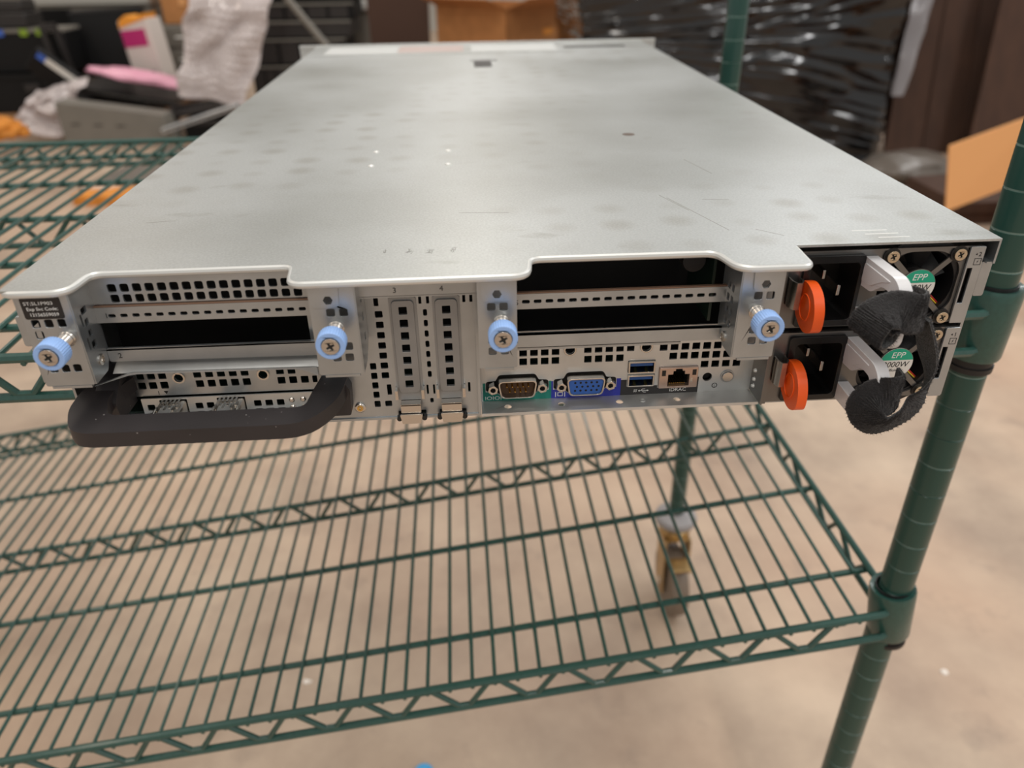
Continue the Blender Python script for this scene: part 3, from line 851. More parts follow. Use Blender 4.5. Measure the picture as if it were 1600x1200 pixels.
for (cx, cz), kind in ((SER, 'serial'), (VGA, 'video')):
    pl = MB().box(cx - 17, cx + 17, 15.6, 16.2, cz - 7, cz + 7).build(kind + '_port', 'port_dark', server)
    MB().prism([d_outline(cx, cz, 20.2, 10.2, 2.6), d_outline(cx, cz, 18.6, 8.7, 2.1)], XZ, 9.0, 15.6).build('connector_shell', 'nickel', pl, bevel=.3)
    MB().prism([d_outline(cx, cz, 18.4, 8.6, 2.0)], XZ, 9.8 if kind == 'video' else 12.6, 15.6).build('connector_insert', 'vga_blue' if kind == 'video' else 'brown_insert', pl)
    hexnut(cx - 12.65, cz, 13.8, pl); hexnut(cx + 12.65, cz, 13.8, pl)
    if kind == 'serial':
        for k in range(5):
            MB().lathe([(.5, 0), (.5, 3.2), (.2, 3.6)], 8, yaxis(cx - 5.5 + 2.76 * k, 12.6, cz + 1.7)).build('pin', 'gold', pl)
        for k in range(4):
            MB().lathe([(.5, 0), (.5, 3.2), (.2, 3.6)], 8, yaxis(cx - 4.1 + 2.76 * k, 12.6, cz - 1.3)).build('pin', 'gold', pl)
    else:
        for r_ in range(3):
            for k in range(5):
                MB().lathe([(.62, 0), (.62, .06)], 10, yaxis(cx - 5.6 + 2.8 * k + (.9 if r_ == 1 else 0), 9.78, cz + 2.3 - 2.3 * r_)).build('pin_socket', 'inside', pl)

for z0 in (14.0, 6.0):
    u = MB().prism([rrect(271.6, z0, 285.5, z0 + 6.8, .4), rrect(272.4, z0 + .7, 284.7, z0 + 6.1, .2)], XZ, 12.6, 28).build('usb_port', 'nickel', server, bevel=.2)
    MB().box(272.6, 284.5, 14.0, 27, z0 + 3.6, z0 + 5.8).build('tongue', 'usb_blue', u)
    MB().box(272.4, 284.7, 27, 27.5, z0 + .7, z0 + 6.1).build('port_back', 'port_dark', u)
    for k in (275.6, 281.4):
        MB().xbox(Matrix.Translation((k, 15.0, z0 + 1.2)) @ Matrix.Rotation(.35, 4, 'X'), 1.4, 4.5, .5).build('spring_contact', 'gold', u)

tl = [(292.6, 5.6), (303.8, 5.6), (303.8, 12.6), (301.2, 12.6), (301.2, 14.6), (299.9, 14.6), (299.9, 15.8), (296.4, 15.8), (296.4, 14.6), (295.2, 14.6), (295.2, 12.6), (292.6, 12.6)]
rj = MB().prism([rrect(288.0, 4.5, 308.2, 16.5, .5), tl], XZ, 12.4, 16).build('network_port', 'rj_frame', server, bevel=.2)
MB().box(290, 306.5, 26, 26.5, 5, 16).build('port_back', 'inside', rj)
MB().prism([[(290.5, 5.0), (306, 5.0), (306, 16.2), (290.5, 16.2)], tl], XZ, 16, 26).build('port_cavity', 'inside', rj)
for k in range(8):
    MB().box(294.0 + 1.1 * k, 294.5 + 1.1 * k, 14.6, 24, 6.0, 6.5).build('contact', 'gold', rj)
for x0 in (289.2, 305.2):
    MB().box(x0, x0 + 2.0, 12.25, 12.6, 12.0, 15.2).build('link_light', 'port_dark', rj)
MB().box(304.4, 305.6, 12.3, 12.6, 7.6, 10.4).build('latch_window', 'nickel', rj)
# floor lip with punched holes, right of the slots
b = MB().prism([rrect(195.4, 0.4, 337.4, 14.0, .4)] + [circ(x, 7.6, 1.9, 16) for x in (209, 236.7, 266.9, 297.0)], XY, 0.0, 0.6)
b.box(195.4, 337.4, 0.3, 1.1, -0.2, 1.4)
b.build('floor_lip', 'steel_bright', server, bevel=.2)
MB().prism([circ(279, 8, 1.5, 16), circ(279, 8, 1.0, 16)], XY, 0.6, 1.0).build('pressed_ring', 'steel_bright', server)
# power bay wall edge
b = MB().box(337.2, 338.2, -2.5, 14, 1.2, 84); b.box(338.4, 340.2, -1.5, -0.5, 1.2, 84)
b.build('bay_wall', 'psu_steel', server)
b = MB()
for z in (6, 10, 15):
    b.lathe([(1.2, 0), (.8, 1.2)], 10, Matrix.Translation((337.2, 9, z)) @ Matrix.Rotation(-PI / 2, 4, 'Y'))
b.build('wall_dimples', 'steel_bright', server)

# ---- power supplies
def power_supply(dz, number):
    Z = lambda z: z + dz
    fx, fz = 404.8, Z(20.9)
    op = rpoly([(fx - 19, fz + 10, 4), (fx - 10.5, fz + 17.6, 6), (fx + 10.5, fz + 17.6, 6), (fx + 19, fz + 10, 4), (fx + 19, fz - 10, 4), (fx + 10.5, fz - 17.6, 6), (fx - 10.5, fz - 17.6, 6), (fx - 19, fz - 10, 4)])
    slot = [(426.2, Z(12)), (428.8, Z(12)), (428.8, Z(30)), (426.2, Z(30))]
    face = [rrect(340.4, Z(1.4), 425.4, Z(40.6), .4), rrect(347.6, Z(2.6), 376, Z(38.4), 1.0), op]
    ps = MB().prism(face, XZ, 0.0, 1.0).build('power_supply', 'psu_steel', server)
    b = MB()
    b.box(340.4, 341.2, 1, 60, Z(1.4), Z(40.6)); b.box(340.4, 432, 1, 60, Z(1.2), Z(1.9)); b.box(340.4, 432, -.6, 60, Z(39.9), Z(40.7))
    b.build('casing', 'psu_steel', ps)
    st = MB().prism([rrect(425.4, Z(1.4), 432.6, Z(40.6), .5), slot], XZ, -1.6, -0.4).build('edge_strip', 'steel', ps, bevel=.2)
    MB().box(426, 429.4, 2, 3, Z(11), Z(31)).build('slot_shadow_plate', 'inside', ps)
    if number:
        text('\u25c2' + number if False else number, 429.8, -1.66, Z(35.8), 3.0, 'dark_ink', ps)
        MB().prism([[(428.2, Z(36.8)), (429.2, Z(37.4)), (429.2, Z(36.2))]], XZ, -1.66, -1.6).build('arrow_mark', 'dark_ink', ps)
        b = MB().prism([[(428.4, Z(31.4)), (431.9, Z(31.4)), (431.9, Z(34.9)), (428.4, Z(34.9))], [(428.7, Z(31.7)), (431.6, Z(31.7)), (431.6, Z(34.6)), (428.7, Z(34.6))]], XZ, -1.66, -1.6)
        b.prism([[(429.7, Z(32.2)), (430.6, Z(33.3)), (430.1, Z(33.3)), (430.7, Z(34.2)), (429.7, Z(33.0)), (430.2, Z(33.0))]], XZ, -1.66, -1.6)
        b.build('power_symbol', 'dark_ink', ps)
    # inlet
    inl = MB().prism([rrect(347.4, Z(2.5), 376.2, Z(38.6), 1.6, 3), rrect(350.8, Z(5.6), 374.2, Z(34.8), 2.2, 3)], XZ, -1.8, 18).build('power_inlet', 'socket_black', ps, bevel=.5)
    MB().box(349, 375.6, 18, 18.6, Z(3), Z(38)).build('inlet_back', 'socket_black', ps)
    for x, z, w, h in ((360.6, 26.8, 1.6, 4.6), (369.2, 18.4, 1.8, 5.6), (360.6, 11.6, 1.6, 4.6)):
        MB().box(x - w / 2, x + w / 2, 4.5, 18, Z(z - h / 2), Z(z + h / 2)).build('prong', 'nickel', ps, bevel=.3)
    # release latch
    sp = [(340.9, -1), (340.9, -6), (342.2, -9), (344.6, -9), (346.6, -6), (346.6, -1)]
    sp2 = [(341.6, -1), (341.6, -5.8), (342.5, -8.2), (344.3, -8.2), (345.9, -5.8), (345.9, -1)]
    MB().prism([sp + sp2[::-1]], XY, Z(15.2), Z(28.6)).build('latch_spring', 'nickel', ps)
    tab = rpoly([(-2, Z(27.2), 1.5), (-9, Z(29.4), 3), (-17.5, Z(27.0), 5), (-22.6, Z(19.0), 5), (-22.2, Z(9.5), 5), (-15.5, Z(6.2), 4), (-10, Z(6.6), 3), (-2, Z(11.0), 2)], n=5)
    tb = MB().prism([tab], YZ, 346.4, 351.2).build('release_tab', 'orange', ps, bevel=1.0, seg=3)
    MB().prism([[(-11.5 + 5.6 * math.cos(a), Z(17.6) + 6.6 * math.sin(a)) for a in [2 * PI * k / 28 for k in range(28)]],
                [(-11.5 + 4.9 * math.cos(a), Z(17.6) + 5.9 * math.sin(a)) for a in [2 * PI * k / 28 for k in range(28)]]], YZ, 345.95, 346.5).build('thumb_ring', 'orange', ps, bevel=.2)
    # fan
    bl = MB()
    for k in range(7):
        a0 = 2 * PI * k / 7
        rows_ = []
        for r_ in (7.5, 12.5, 17.2):
            rows_.append([(fx + r_ * math.cos(a0 + .10 * r_ / 8), 7, fz + r_ * math.sin(a0 + .10 * r_ / 8)), (fx + r_ * math.cos(a0 + .62 + .02 * r_), 15, fz + r_ * math.sin(a0 + .62 + .02 * r_))])
        vs_ = [p for rw in rows_ for p in rw]
        vs_ += [(x, y + .9, z) for x, y, z in vs_]
        bl.add(vs_, [(0, 1, 3, 2), (2, 3, 5, 4), (6, 8, 9, 7), (8, 10, 11, 9), (0, 2, 8, 6), (2, 4, 10, 8), (1, 7, 9, 3), (3, 9, 11, 5), (4, 5, 11, 10), (0, 6, 7, 1)])
    bl.build('fan_blades', 'black', ps)
    MB().prism([circ(fx, fz, 24, 32), circ(fx, fz, 18.4, 32)], XZ, 1.2, 20).build('fan_housing', 'black', ps)
    MB().box(fx - 20, fx + 20, 22, 22.6, fz - 19, fz + 19).build('fan_back', 'inside', ps)
    MB().lathe([(7.6, 0), (7.6, 9)], 24, yaxis(fx, 15, fz)).build('fan_motor', 'black', ps)
    g = MB().prism([circ(fx, fz, 8.9, 36)], XZ, -0.2, 0.8)
    for k in range(4):
        a = PI / 4 + k * PI / 2
        g.xbox(Matrix.Translation((fx + 14.2 * math.cos(a), 0.6, fz + 14.2 * math.sin(a))) @ Matrix.Rotation(-a, 4, 'Y'), 13.5, .9, 2.6)
    g.build('fan_guard', 'psu_steel', ps)
    MB().prism([circ(fx, fz, 8.6, 40)], XZ, -0.45, -0.2).build('fan_label', 'label_white', ps)
    seg_ = [(fx + 8.6 * math.cos(math.radians(a)), fz + 8.6 * math.sin(math.radians(a))) for a in range(14, 167, 8)]
    MB().prism([seg_], XZ, -0.5, -0.43).build('label_band', 'label_teal', ps)
    text('EPP', fx, -.53, fz + 3.4, 4.6, 'white_print', ps, align='CENTER', shear=.18)
    text('2000W', fx - .3, -.5, fz - 1.9, 4.4, 'dark_ink', ps, align='CENTER', shear=.18)
    text('efficiency', fx + .1, -.5, fz - 4.4, 2.2, 'dark_ink', ps, align='CENTER', shear=.18)
    for sx_ in (-1, 1):
        for sz_ in (-1, 1):
            x, z = fx + 16.1 * sx_, fz + 16.1 * sz_
            s = MB().lathe([(4.0, 0), (4.0, .8)], 24, yaxis(x, 0, z)).build('screw_washer', 'black', ps)
            recess_head(x, z, -2.2, 2.9, ps, nm='fan_screw')
    for k, m_ in enumerate(('red_wire', 'yellow_wire', 'black', 'blue_wire')):
        MB().tube([(fx + 7 + k * -.2, 4, fz - 4 - .8 * k), (fx + 10, 3.5, fz - 6.0 - 1.0 * k), (fx + 15, 4, fz - 10.5 - .9 * k)], .42, 6).build('fan_wire', m_, ps)
    # frosted pull handle
    pr = rpoly([(0, Z(37.4), .5), (-29, Z(37.4), 5), (-35.5, Z(32.5), 4), (-35.5, Z(8.0), 4), (-29, Z(3.2), 5), (0, Z(3.2), .5), (0, Z(12.0), 1), (-20, Z(11.0), 4), (-28.5, Z(14), 3),
                (-28.5, Z(30), 4), (-20, Z(30.4), 3), (-11, Z(24.0), 2), (0, Z(23.4), .6)], n=5)
    hn = MB().prism([pr], YZ, 376.2, 382.0).build('pull_handle', 'frost', ps, bevel=.7, seg=3)
    MB().prism([rpoly([(-2, Z(34.8), 1), (-26, Z(34.8), 2), (-18, Z(31.6), 2), (-10, Z(26.5), 2), (-2, Z(26.0), 1)])], YZ, 375.7, 376.3).build('handle_web', 'frost', ps, bevel=.2)
    return ps

power_supply(0.0, '1')
power_supply(41.8, '2')

# ------------------------------------------------------------------ hook and loop straps on the handles
def cat_rom(P, n):
    out = []
    P = [Vector(p) for p in P]
    Q = [P[0] * 2 - P[1]] + P + [P[-1] * 2 - P[-2]]
    for i in range(1, len(Q) - 2):
        for k in range(n):
            t = k / n
            out.append(0.5 * ((2 * Q[i]) + (-Q[i - 1] + Q[i + 1]) * t + (2 * Q[i - 1] - 5 * Q[i] + 4 * Q[i + 1] - Q[i + 2]) * t * t + (-Q[i - 1] + 3 * Q[i] - 3 * Q[i + 1] + Q[i + 2]) * t ** 3))
    out.append(P[-1])
    return out

def strap(name, ctrl, widths, w, th, label):
    pts = cat_rom(ctrl, 12)
    wd = cat_rom(widths, 12)
    nw = 14
    root = empty(name, (0, 0, ZO * 0.001), label, 'strap', 'straps on the power supply handles')
    ridge = MB(); back = MB()
    rows = []; rows2 = []
    m = len(pts)
    for i, p in enumerate(pts):
        t = (pts[min(i + 1, m - 1)] - pts[max(i - 1, 0)]).normalized()
        u = (wd[i] - t * wd[i].dot(t)).normalized()
        nrm = t.cross(u).normalized()
        r0 = []; r1 = []
        rib = 0.3 * math.cos(PI * i)
        for k in range(nw + 1):
            s = (k / nw - .5)
            fz_ = 0.45 * noise.noise(Vector((p.x * 1.3 + k * 1.9, p.y * 1.3 + i * .37, p.z * 1.3)))
            e = 0.0 if 0 < k < nw else -th * .4
            r0.append(p + u * (s * w + 0.5 * noise.noise(Vector((i * .9, k * .3, 1))) * (1 if k in (0, nw) else 0)) + nrm * (th / 2 + rib + fz_ + e))
            r1.append(p + u * (s * w) - nrm * (th / 2))
        rows.append(r0); rows2.append(r1)
    def grid(R, mb, flip):
        o = len(mb.v)
        for r in R:
            mb.v += [tuple(q) for q in r]
        n = nw + 1
        for i in range(len(R) - 1):
            for k in range(nw):
                a, b_, c_, d = o + i * n + k, o + i * n + k + 1, o + (i + 1) * n + k + 1, o + (i + 1) * n + k
                mb.f.append((a, d, c_, b_) if flip else (a, b_, c_, d))
    grid(rows, ridge, False)
    # close the pile side into a solid strip
    mid = [[(a + b_) * .5 for a, b_ in zip(x, y)] for x, y in zip(rows, rows2)]
    def solid(A, B, mb):
        n = nw + 1; L_ = len(A)
        mb.v = [tuple(q) for r in A for q in r] + [tuple(q) for r in B for q in r]; mb.f = []
        off = L_ * n
        for i in range(L_ - 1):
            for k in range(nw):
                a, b_, c_, d = i * n + k, i * n + k + 1, (i + 1) * n + k + 1, (i + 1) * n + k
                mb.f += [(a, b_, c_, d), (off + a, off + d, off + c_, off + b_)]
            for k in (0, nw):
                mb.f.append((i * n + k, (i + 1) * n + k, off + (i + 1) * n + k, off + i * n + k))
        for i in (0, L_ - 1):
            for k in range(nw):
                mb.f.append((i * n + k, i * n + k + 1, off + i * n + k + 1, off + i * n + k))
    solid(rows, mid, ridge); solid(mid, rows2, back)
    pile = ridge.build('loop_pile', 'velcro', root, angle=80)
    back.build('woven_backing', 'velcro_edge', root, angle=60)
    # short loose fibres standing out of the pile
    fb = MB()
    rnd = random.Random(3)
    for _ in range(5200):
        i = rnd.randrange(1, m - 1); k = rnd.randrange(0, nw + 1)
        p = rows[i][k]
        q = mid[i][k]
        d = (p - q).normalized()
        if k in (0, nw):
            d = d * .4 + (rows[i][k] - rows[i][nw // 2]).normalized() * .8
        d = d + Vector((rnd.uniform(-.6, .6), rnd.uniform(-.6, .6), rnd.uniform(-.6, .6)))
        d.normalize()
        L_ = rnd.uniform(.5, 1.3)
        s_ = d.orthogonal().normalized() * .055
        fb.add([p - s_, p + s_, p + d * L_], [(0, 1, 2)])
    f_ = fb.build('fibres', 'fibre', root, recalc=False)
    f_['kind'] = 'stuff'
    return root

ax_ = Vector((-.43, .87, .24)).normalized()
e1_ = (Vector((1, 0, 0)) - ax_ * ax_.x).normalized()
e2_ = e1_.cross(ax_) * (1 if e1_.cross(ax_).z > 0 else -1)
cc_ = Vector((367.2, -37.5, 61.3))
coil = []
for deg, rr_ in ((120, 2.6), (60, 3.0), (0, 3.8), (-60, 4.8), (-120, 5.8), (-170, 6.8), (-215, 7.6), (-255, 8.2)):
    coil.append(cc_ + e1_ * rr_ * math.cos(math.radians(deg)) + e2_ * rr_ * math.sin(math.radians(deg)))
strap('cable_strap', coil + [(374.5, -39.5, 69.6), (381, -40.0, 67.4), (387.5, -36.5, 66.2), (390, -30, 65.4), (388, -24.5, 65)],
      [ax_] * 7 + [(-.3, .9, .3), (-.1, .65, .7), (0, .1, 1), (0, .1, 1), (0, 0, 1), (0, 0, 1)],
      18, 1.5, 'black ribbed hook-and-loop strap coiled round the upper clear handle')
strap('cable_strap', [(391.5, -29, 62), (395.5, -30, 53), (399.5, -31, 41), (401, -32, 29), (397.5, -34, 19), (389.5, -37, 12.5), (380.5, -39.5, 11), (373.5, -40.5, 14), (370.6, -39, 20), (374, -38.5, 25.2), (381, -39.5, 26.4), (387, -36, 26.5), (388, -29, 26.5)],
      [(0, 1, 0), (0, 1, 0), (.05, 1, 0), (.5, .85, -.1), (.72, .42, -.54), (.30, .45, -.77), (-.05, .5, -.85), (-.4, .6, -.65), (-.6, .75, -.2), (-.3, .85, .4), (0, .3, .95), (0, 0, 1), (0, 0, 1)],
      17.5, 1.6, 'long black hook-and-loop strap hanging in a loop from the lower clear handle')

# ------------------------------------------------------------------ wire shelving unit
X0, Y0, DD, LEN = 531.6, 114.1, 557.1, 1219.0
YAW = 0.0117
unit = empty('wire_shelving_unit', (X0 * .001, Y0 * .001, 0), 'green epoxy-coated wire shelving unit on casters under the server', 'shelving')
unit.rotation_euler = (0, 0, YAW)
# local frame: +x right, +y back, z from the floor, origin at the right front post
prof = []
z = 205.0
prof.append((12.7, z))
k = math.ceil(z / 25.4)
while k * 25.4 < 1560:
    g_ = k * 25.4
    prof += [(12.7, g_ - .2), (12.2, g_ + .1), (12.2, g_ + .8), (12.7, g_ + 1.1)]
    k += 1
prof.append((12.7, 1560))
post0 = MB().lathe(prof, 24, Matrix.Identity(4)).build('post', 'post', unit, angle=25)
MB().lathe([(12.9, 1556), (12.9, 1562), (10, 1565)], 20, Matrix.Identity(4)).build('post_cap', 'black', post0)
posts = [(0, 0), (0, DD), (-LEN, 0), (-LEN, DD)]
for px_, py_ in posts[1:]:
    dup(post0, unit, (px_ * .001, py_ * .001, 0))

# casters
def caster():
    cs = MB().lathe([(8, 130), (8, 202), (24, 202), (34, 196), (36, 190), (34, 184), (20, 182), (14, 178)], 28, Matrix.Identity(4)).build('caster', 'bumper', unit)
    b = MB().lathe([(26, 158), (27, 164), (27, 172), (18, 180), (10, 181)], 24, Matrix.Identity(4))
    b.build('swivel_race', 'brass', cs)
    b = MB()
    for s in (-1, 1):
        b.prism([rpoly([(-24, 160, 3), (24, 160, 3), (10, 48, 6), (-34, 48, 6)])], lambda a, c_, t: (t, a - 6, c_), s * 21 - 1.5, s * 21 + 1.5)
    b.box(-22, 22, -26, 16, 156, 160)
    b.build('fork', 'brass', cs)
    MB().lathe([(40, -15), (61, -14), (63.5, -8), (63.5, 8), (61, 14), (40, 15)], 32, Matrix.Translation((0, -18, 63.5)) @ Matrix.Rotation(PI / 2, 4, 'Y')).build('wheel', 'wheel', cs)
    MB().lathe([(9, -24), (9, 24)], 12, Matrix.Translation((0, -18, 63.5)) @ Matrix.Rotation(PI / 2, 4, 'Y')).build('axle', 'nickel', cs)
    MB().box(-19, 19, -72, -40, 128, 134).build('brake_pedal', 'brass', cs, bevel=1.5)
    return cs
cs0 = caster()
for px_, py_ in posts[1:]:
    dup(cs0, unit, (px_ * .001, py_ * .001, 0))

PITCH = 18.95
FO = -14.0; RO = DD + 14.0; T = RO - FO
BARS = {'b1': FO + .0942 * T, 'b2': FO + .2958 * T, 'mid': FO + .5 * T, 'b3': FO + T - .2958 * T, 'b4': FO + T - .0942 * T}

def zigzag(x0, x1, ztop, zbot, period=57.5):
    pts = []
    x = x0; up = True
    h = period / 2
    while x <= x1:
        zc = ztop if up else zbot
        pts += [(x - 5, zc), (x + 5, zc)]
        x += h; up = not up
    return pts

def wire_shelf(zc, tilt, phase, zig):
    frame = MB()
    xl, xr = -LEN + 8, -8
    for y in (FO, RO):
        for z in (0.0, -27.0):
            frame.tube([(xl - 4, y + (4 if y == FO else -4), z), (xl + 6, y, z), (xr - 6, y, z), (xr + 4, y + (4 if y == FO else -4), z)], 3.3, 8)
    for x in (-LEN + 1, -1):
        for z in (0.0, -27.0):
            frame.tube([(x, 10, z), (x, DD - 10, z)], 3.2, 8)
    for z in (-5.6, -30):
        frame.tube([(-LEN + 1, BARS['mid'], z), (-1, BARS['mid'], z)], 3.0, 8)
    sh = frame.build('wire_shelf', 'green', unit)
    sh.location = (0, 0, zc * .001)
    if tilt:
        sh.rotation_euler = tilt
    zz = zigzag(-LEN + zig, -38, -2.5, -24.5)
    for y in (FO, RO):
        MB().tube([(x, y + (0 if y == FO else 0), z) for x, z in zz], 2.5, 7).build('truss_rod', 'green', sh)
    MB().tube([(x, BARS['mid'], z - 4) for x, z in zz], 2.3, 7).build('truss_rod', 'green', sh)
    zy = zigzag(38, DD - 38, -2.5, -24.5)
    for x in (-LEN + 1, -1):
        MB().tube([(x, y, z) for y, z in zy], 2.4, 7).build('truss_rod', 'green', sh)
    for k_ in ('b1', 'b2', 'b3', 'b4'):
        MB().tube([(-LEN + 1, BARS[k_], -5.4), (-1, BARS[k_], -5.4)], 2.9, 8).build('cross_rod', 'green', sh)
    # collars gripping the posts
    for px_, py_ in posts:
        MB().lathe([(13.6, 14), (17.4, 15), (18.2, 12), (17.0, -34), (16.2, -36), (13.6, -35)], 28, Matrix.Translation((px_, py_, 0)), cap=False).build('collar', 'green', sh)
        MB().lathe([(12.8, 16.5), (13.7, 16.5), (13.7, -42), (16.4, -36), (15.8, -42), (12.8, -43)][:3] + [(14.8, -42), (14.6, -46), (12.8, -46)], 24, Matrix.Translation((px_, py_, 0)), cap=False).build('wedge_sleeve', 'black', sh)
    # deck wires, one mesh shared by all
    w = MB().tube([(0, FO - 2.5, -3.0), (0, FO + 8, -1.9), (0, RO - 8, -1.9), (0, RO + 2.5, -3.0)], 1.75, 6).build('deck_wire', 'green', sh)
    ws = MB().tube([(0, BARS['b1'] - 4, -1.9), (0, BARS['b4'] + 4, -1.9)], 1.75, 6).build('deck_wire', 'green', sh)
    ws.location = (-.0145, 0, 0)
    x = phase
    first = True
    while x > -LEN + 24:
        o = w if first else w.copy()
        if not first:
            col.objects.link(o)
        o.location = (x * .001, 0, 0)
        first = False
        x -= PITCH
    o = ws.copy(); col.objects.link(o); o.location = ((-LEN + 14.5) * .001, 0, 0)
    return sh

wire_shelf(ZO - 3.4, None, -39.0, 59)
Rz = Matrix.Rotation(0.0, 3, 'Z')
wire_shelf(ZO - 271.5, (-0.0113, -0.1421, 0), -34.0, 76)

# ------------------------------------------------------------------ litter on the floor
def scrap(name, px_world, size, material, label, cat, seed, h=.3):
    rnd = random.Random(seed)
    b = MB()
    n = 7
    top = []; bot = []
    for k in range(n):
        a = 2 * PI * k / n
        r = size * rnd.uniform(.55, 1.1)
        bot.append((r * math.cos(a), r * math.sin(a) * .7, 0))
        top.append((r * .8 * math.cos(a + .2), r * .55 * math.sin(a + .2), size * h * rnd.uniform(.5, 1.4)))
    vs_ = bot + top + [(0, 0, size * h * 1.3)]
    fs = [tuple(reversed(range(n)))] + [(k, (k + 1) % n, n + (k + 1) % n, n + k) for k in range(n)] + [(n + k, n + (k + 1) % n, 2 * n) for k in range(n)]
    o = b.add(vs_, fs).build(name, material, None, angle=20)
    o.location = px_world
    return tag(o, label, cat)

scrap('paper_scrap', (.940, .474, 0), 9, 'litter', 'tiny white paper scrap on the bare concrete right of the front post', 'scrap', 1)
scrap('paper_scrap', (-.105, .531, 0), 8, 'litter', 'small pale scrap on the concrete under the tilted lower shelf', 'scrap', 2)
cap_ = MB().lathe([(0.5, 0), (14, 0), (14.5, 3), (14, 11), (12, 12.5), (.5, 12.5)], 24, Matrix.Identity(4)).build('bottle_cap', 'cap_blue', None)
cap_.location = (.0935, .352, 0)
tag(cap_, 'bright blue round cap on the floor at the bottom of the picture', 'cap')

# ------------------------------------------------------------------ background clutter
def block(name, px0, py0, px1, py1, y, depth, material, parent=None, bevel=8, rz=0.0, tilt=0.0, floor=False):
    """Rounded box whose front face spans two photo corners on the plane Y=y (m)."""
    a = at(px0, py0, y); b_ = at(px1, py1, y)
    w = abs(b_.x - a.x) * 1000; h = abs(a.z - b_.z) * 1000
    cx = (a.x + b_.x) / 2; zb = min(a.z, b_.z)
    if floor:
        h += zb * 1000; zb = 0
    o = MB().box(-w / 2, w / 2, 0, depth * 1000, 0, h).build(name, material, parent, bevel=bevel)
    o.location = (cx, y, zb)
    o.rotation_euler = (0, tilt, rz)
    return o, w, h

def child_box(parent, name, material, x0, x1, y0, y1, z0, z1, bevel=0):
    return MB().box(x0, x1, y0, y1, z0, z1).build(name, material, parent, bevel=bevel)

YB = 5.0
# wooden pallet / low platform that carries the pile on the left
pal = empty('pallet', (-2.78, 4.95, 0), 'low wooden pallet under the pile of old equipment at the left', 'pallet')
for k in range(9):
    MB().box(-1000, 1000, k * 130, k * 130 + 95, 100, 120).build('deck_board', 'wood', pal)
for k in (-950, 0, 950):
    MB().box(k - 45, k + 45, 0, 1140, 0, 100).build('stringer', 'wood', pal)
PZ = .12

def on_floor_block(name, px0, py0, px1, y, depth, material, zb, label=None, cat=None, bevel=8, rz=0.0, group=None, top_px=None):
    a = at(px0, py0, y); b_ = at(px1, py0, y)
    w = (b_.x - a.x) * 1000; h = (a.z - zb) * 1000
    o = MB().box(-w / 2, w / 2, 0, depth * 1000, 0, h).build(name, material, None, bevel=bevel)
    o.location = ((a.x + b_.x) / 2, y, zb); o.rotation_euler = (0, 0, rz)
    if label:
        tag(o, label, cat, group)
    return o, w, h

# black equipment cases, two stacked
o, w, h = on_floor_block('equipment_case', -60, 118, 96, 5.0, .32, 'black_case', PZ, 'lower black equipment case at the far left edge of the pile', 'case')
child_box(o, 'latch', 'charcoal', w * .1, w * .25, -12, 2, h * .55, h * .75, 3)
child_box(o, 'rim', 'black_case', -w / 2 - 10, w / 2 + 10, -10, 318, h - 30, h, 3)
zt = PZ + h / 1000
o, w, h = on_floor_block('equipment_case', -60, 52, 98, 5.05, .26, 'black_case', zt, 'upper black equipment case with lime and blue stickers on its top edge', 'case')
child_box(o, 'top_edge', 'grey_case', -w / 2, w / 2, -4, 255, h - 4, h + 14, 2)
for x, m_ in ((.08, 'led_green'), (.24, 'led_green'), (-.16, 'label_blue')):
    child_box(o, 'sticker', m_, w * x, w * x + 45, -10, -3, h - 22, h + 16)
child_box(o, 'sticker', mat('red_print', srgb(150, 40, 36)), w * .18, w * .26, -3, 1, 20, 45)
zt2 = zt + h / 1000 + .02
o, w, h = on_floor_block('flat_unit', -60, 22, 38, 5.1, .22, 'charcoal', zt2, 'dark grey flat unit on top of the black cases at the upper left', 'electronics', group='flat units on the black cases')
o2, w, h = on_floor_block('flat_unit', -60, 4, 30, 5.12, .2, 'charcoal', zt2 + h / 1000 + .002, 'topmost dark grey flat unit in the upper left corner', 'electronics', group='flat units on the black cases')
o3, w, h = on_floor_block('flat_unit', -60, -14, 26, 5.14, .18, 'grey_case', o2.location.z + h / 1000 + .002, 'grey flat unit cut off by the top left corner of the picture', 'electronics', group='flat units on the black cases')

# label-bearing black module leaning on the cases
mod = MB().box(-130, 130, -28, 28, -75, 75).build('battery_module', 'black_case', None, bevel=6)
p_ = at(84, 112, 4.84); mod.location = p_; mod.rotation_euler = (.25, .75, .2)
tag(mod, 'small black module with a white and blue label leaning on the cases', 'electronics')
child_box(mod, 'label_patch', 'label_white', -60, 125, -31, -27, 30, 66)
child_box(mod, 'label_patch', 'label_blue', -110, -62, -31, -27, 30, 66)

# grey printer behind
pr_, w, h = on_floor_block('office_printer', 55, 10, 236, 5.75, .55, 'grey_case', PZ, 'large pale grey office printer behind the black screen', 'printer')
child_box(pr_, 'paper_slot', 'black_case', -w * .47, -w * .2, -6, 6, h - 130, h - 20)
child_box(pr_, 'top_panel', 'pale_case', -w / 2 - 8, w / 2 + 8, -20, 540, h, h + 60, 10)
child_box(pr_, 'tray', 'charcoal', -w * .45, w * .45, -8, 6, h * .45, h * .5)
child_box(pr_, 'button', 'white_print', w * .02, w * .10, -8, 2, h - 70, h - 45)

# black screen panel leaning
sc_ = MB().box(-235, 235, -25, 25, 0, 400).build('monitor_panel', 'black_case', None, bevel=8)
p_ = at(162, 122, 5.05); sc_.location = (p_.x, 5.36, p_.z - .02); sc_.rotation_euler = (-.15, -.06, .06)
tag(sc_, 'large flat black screen panel leaning among the equipment', 'monitor')
child_box(sc_, 'bezel', 'charcoal', -235, 235, -29, -24, 386, 400)
child_box(sc_, 'stand', 'charcoal', -80, 80, 20, 60, -(sc_.location.z - PZ) * 1000 + 12, 60, 5)

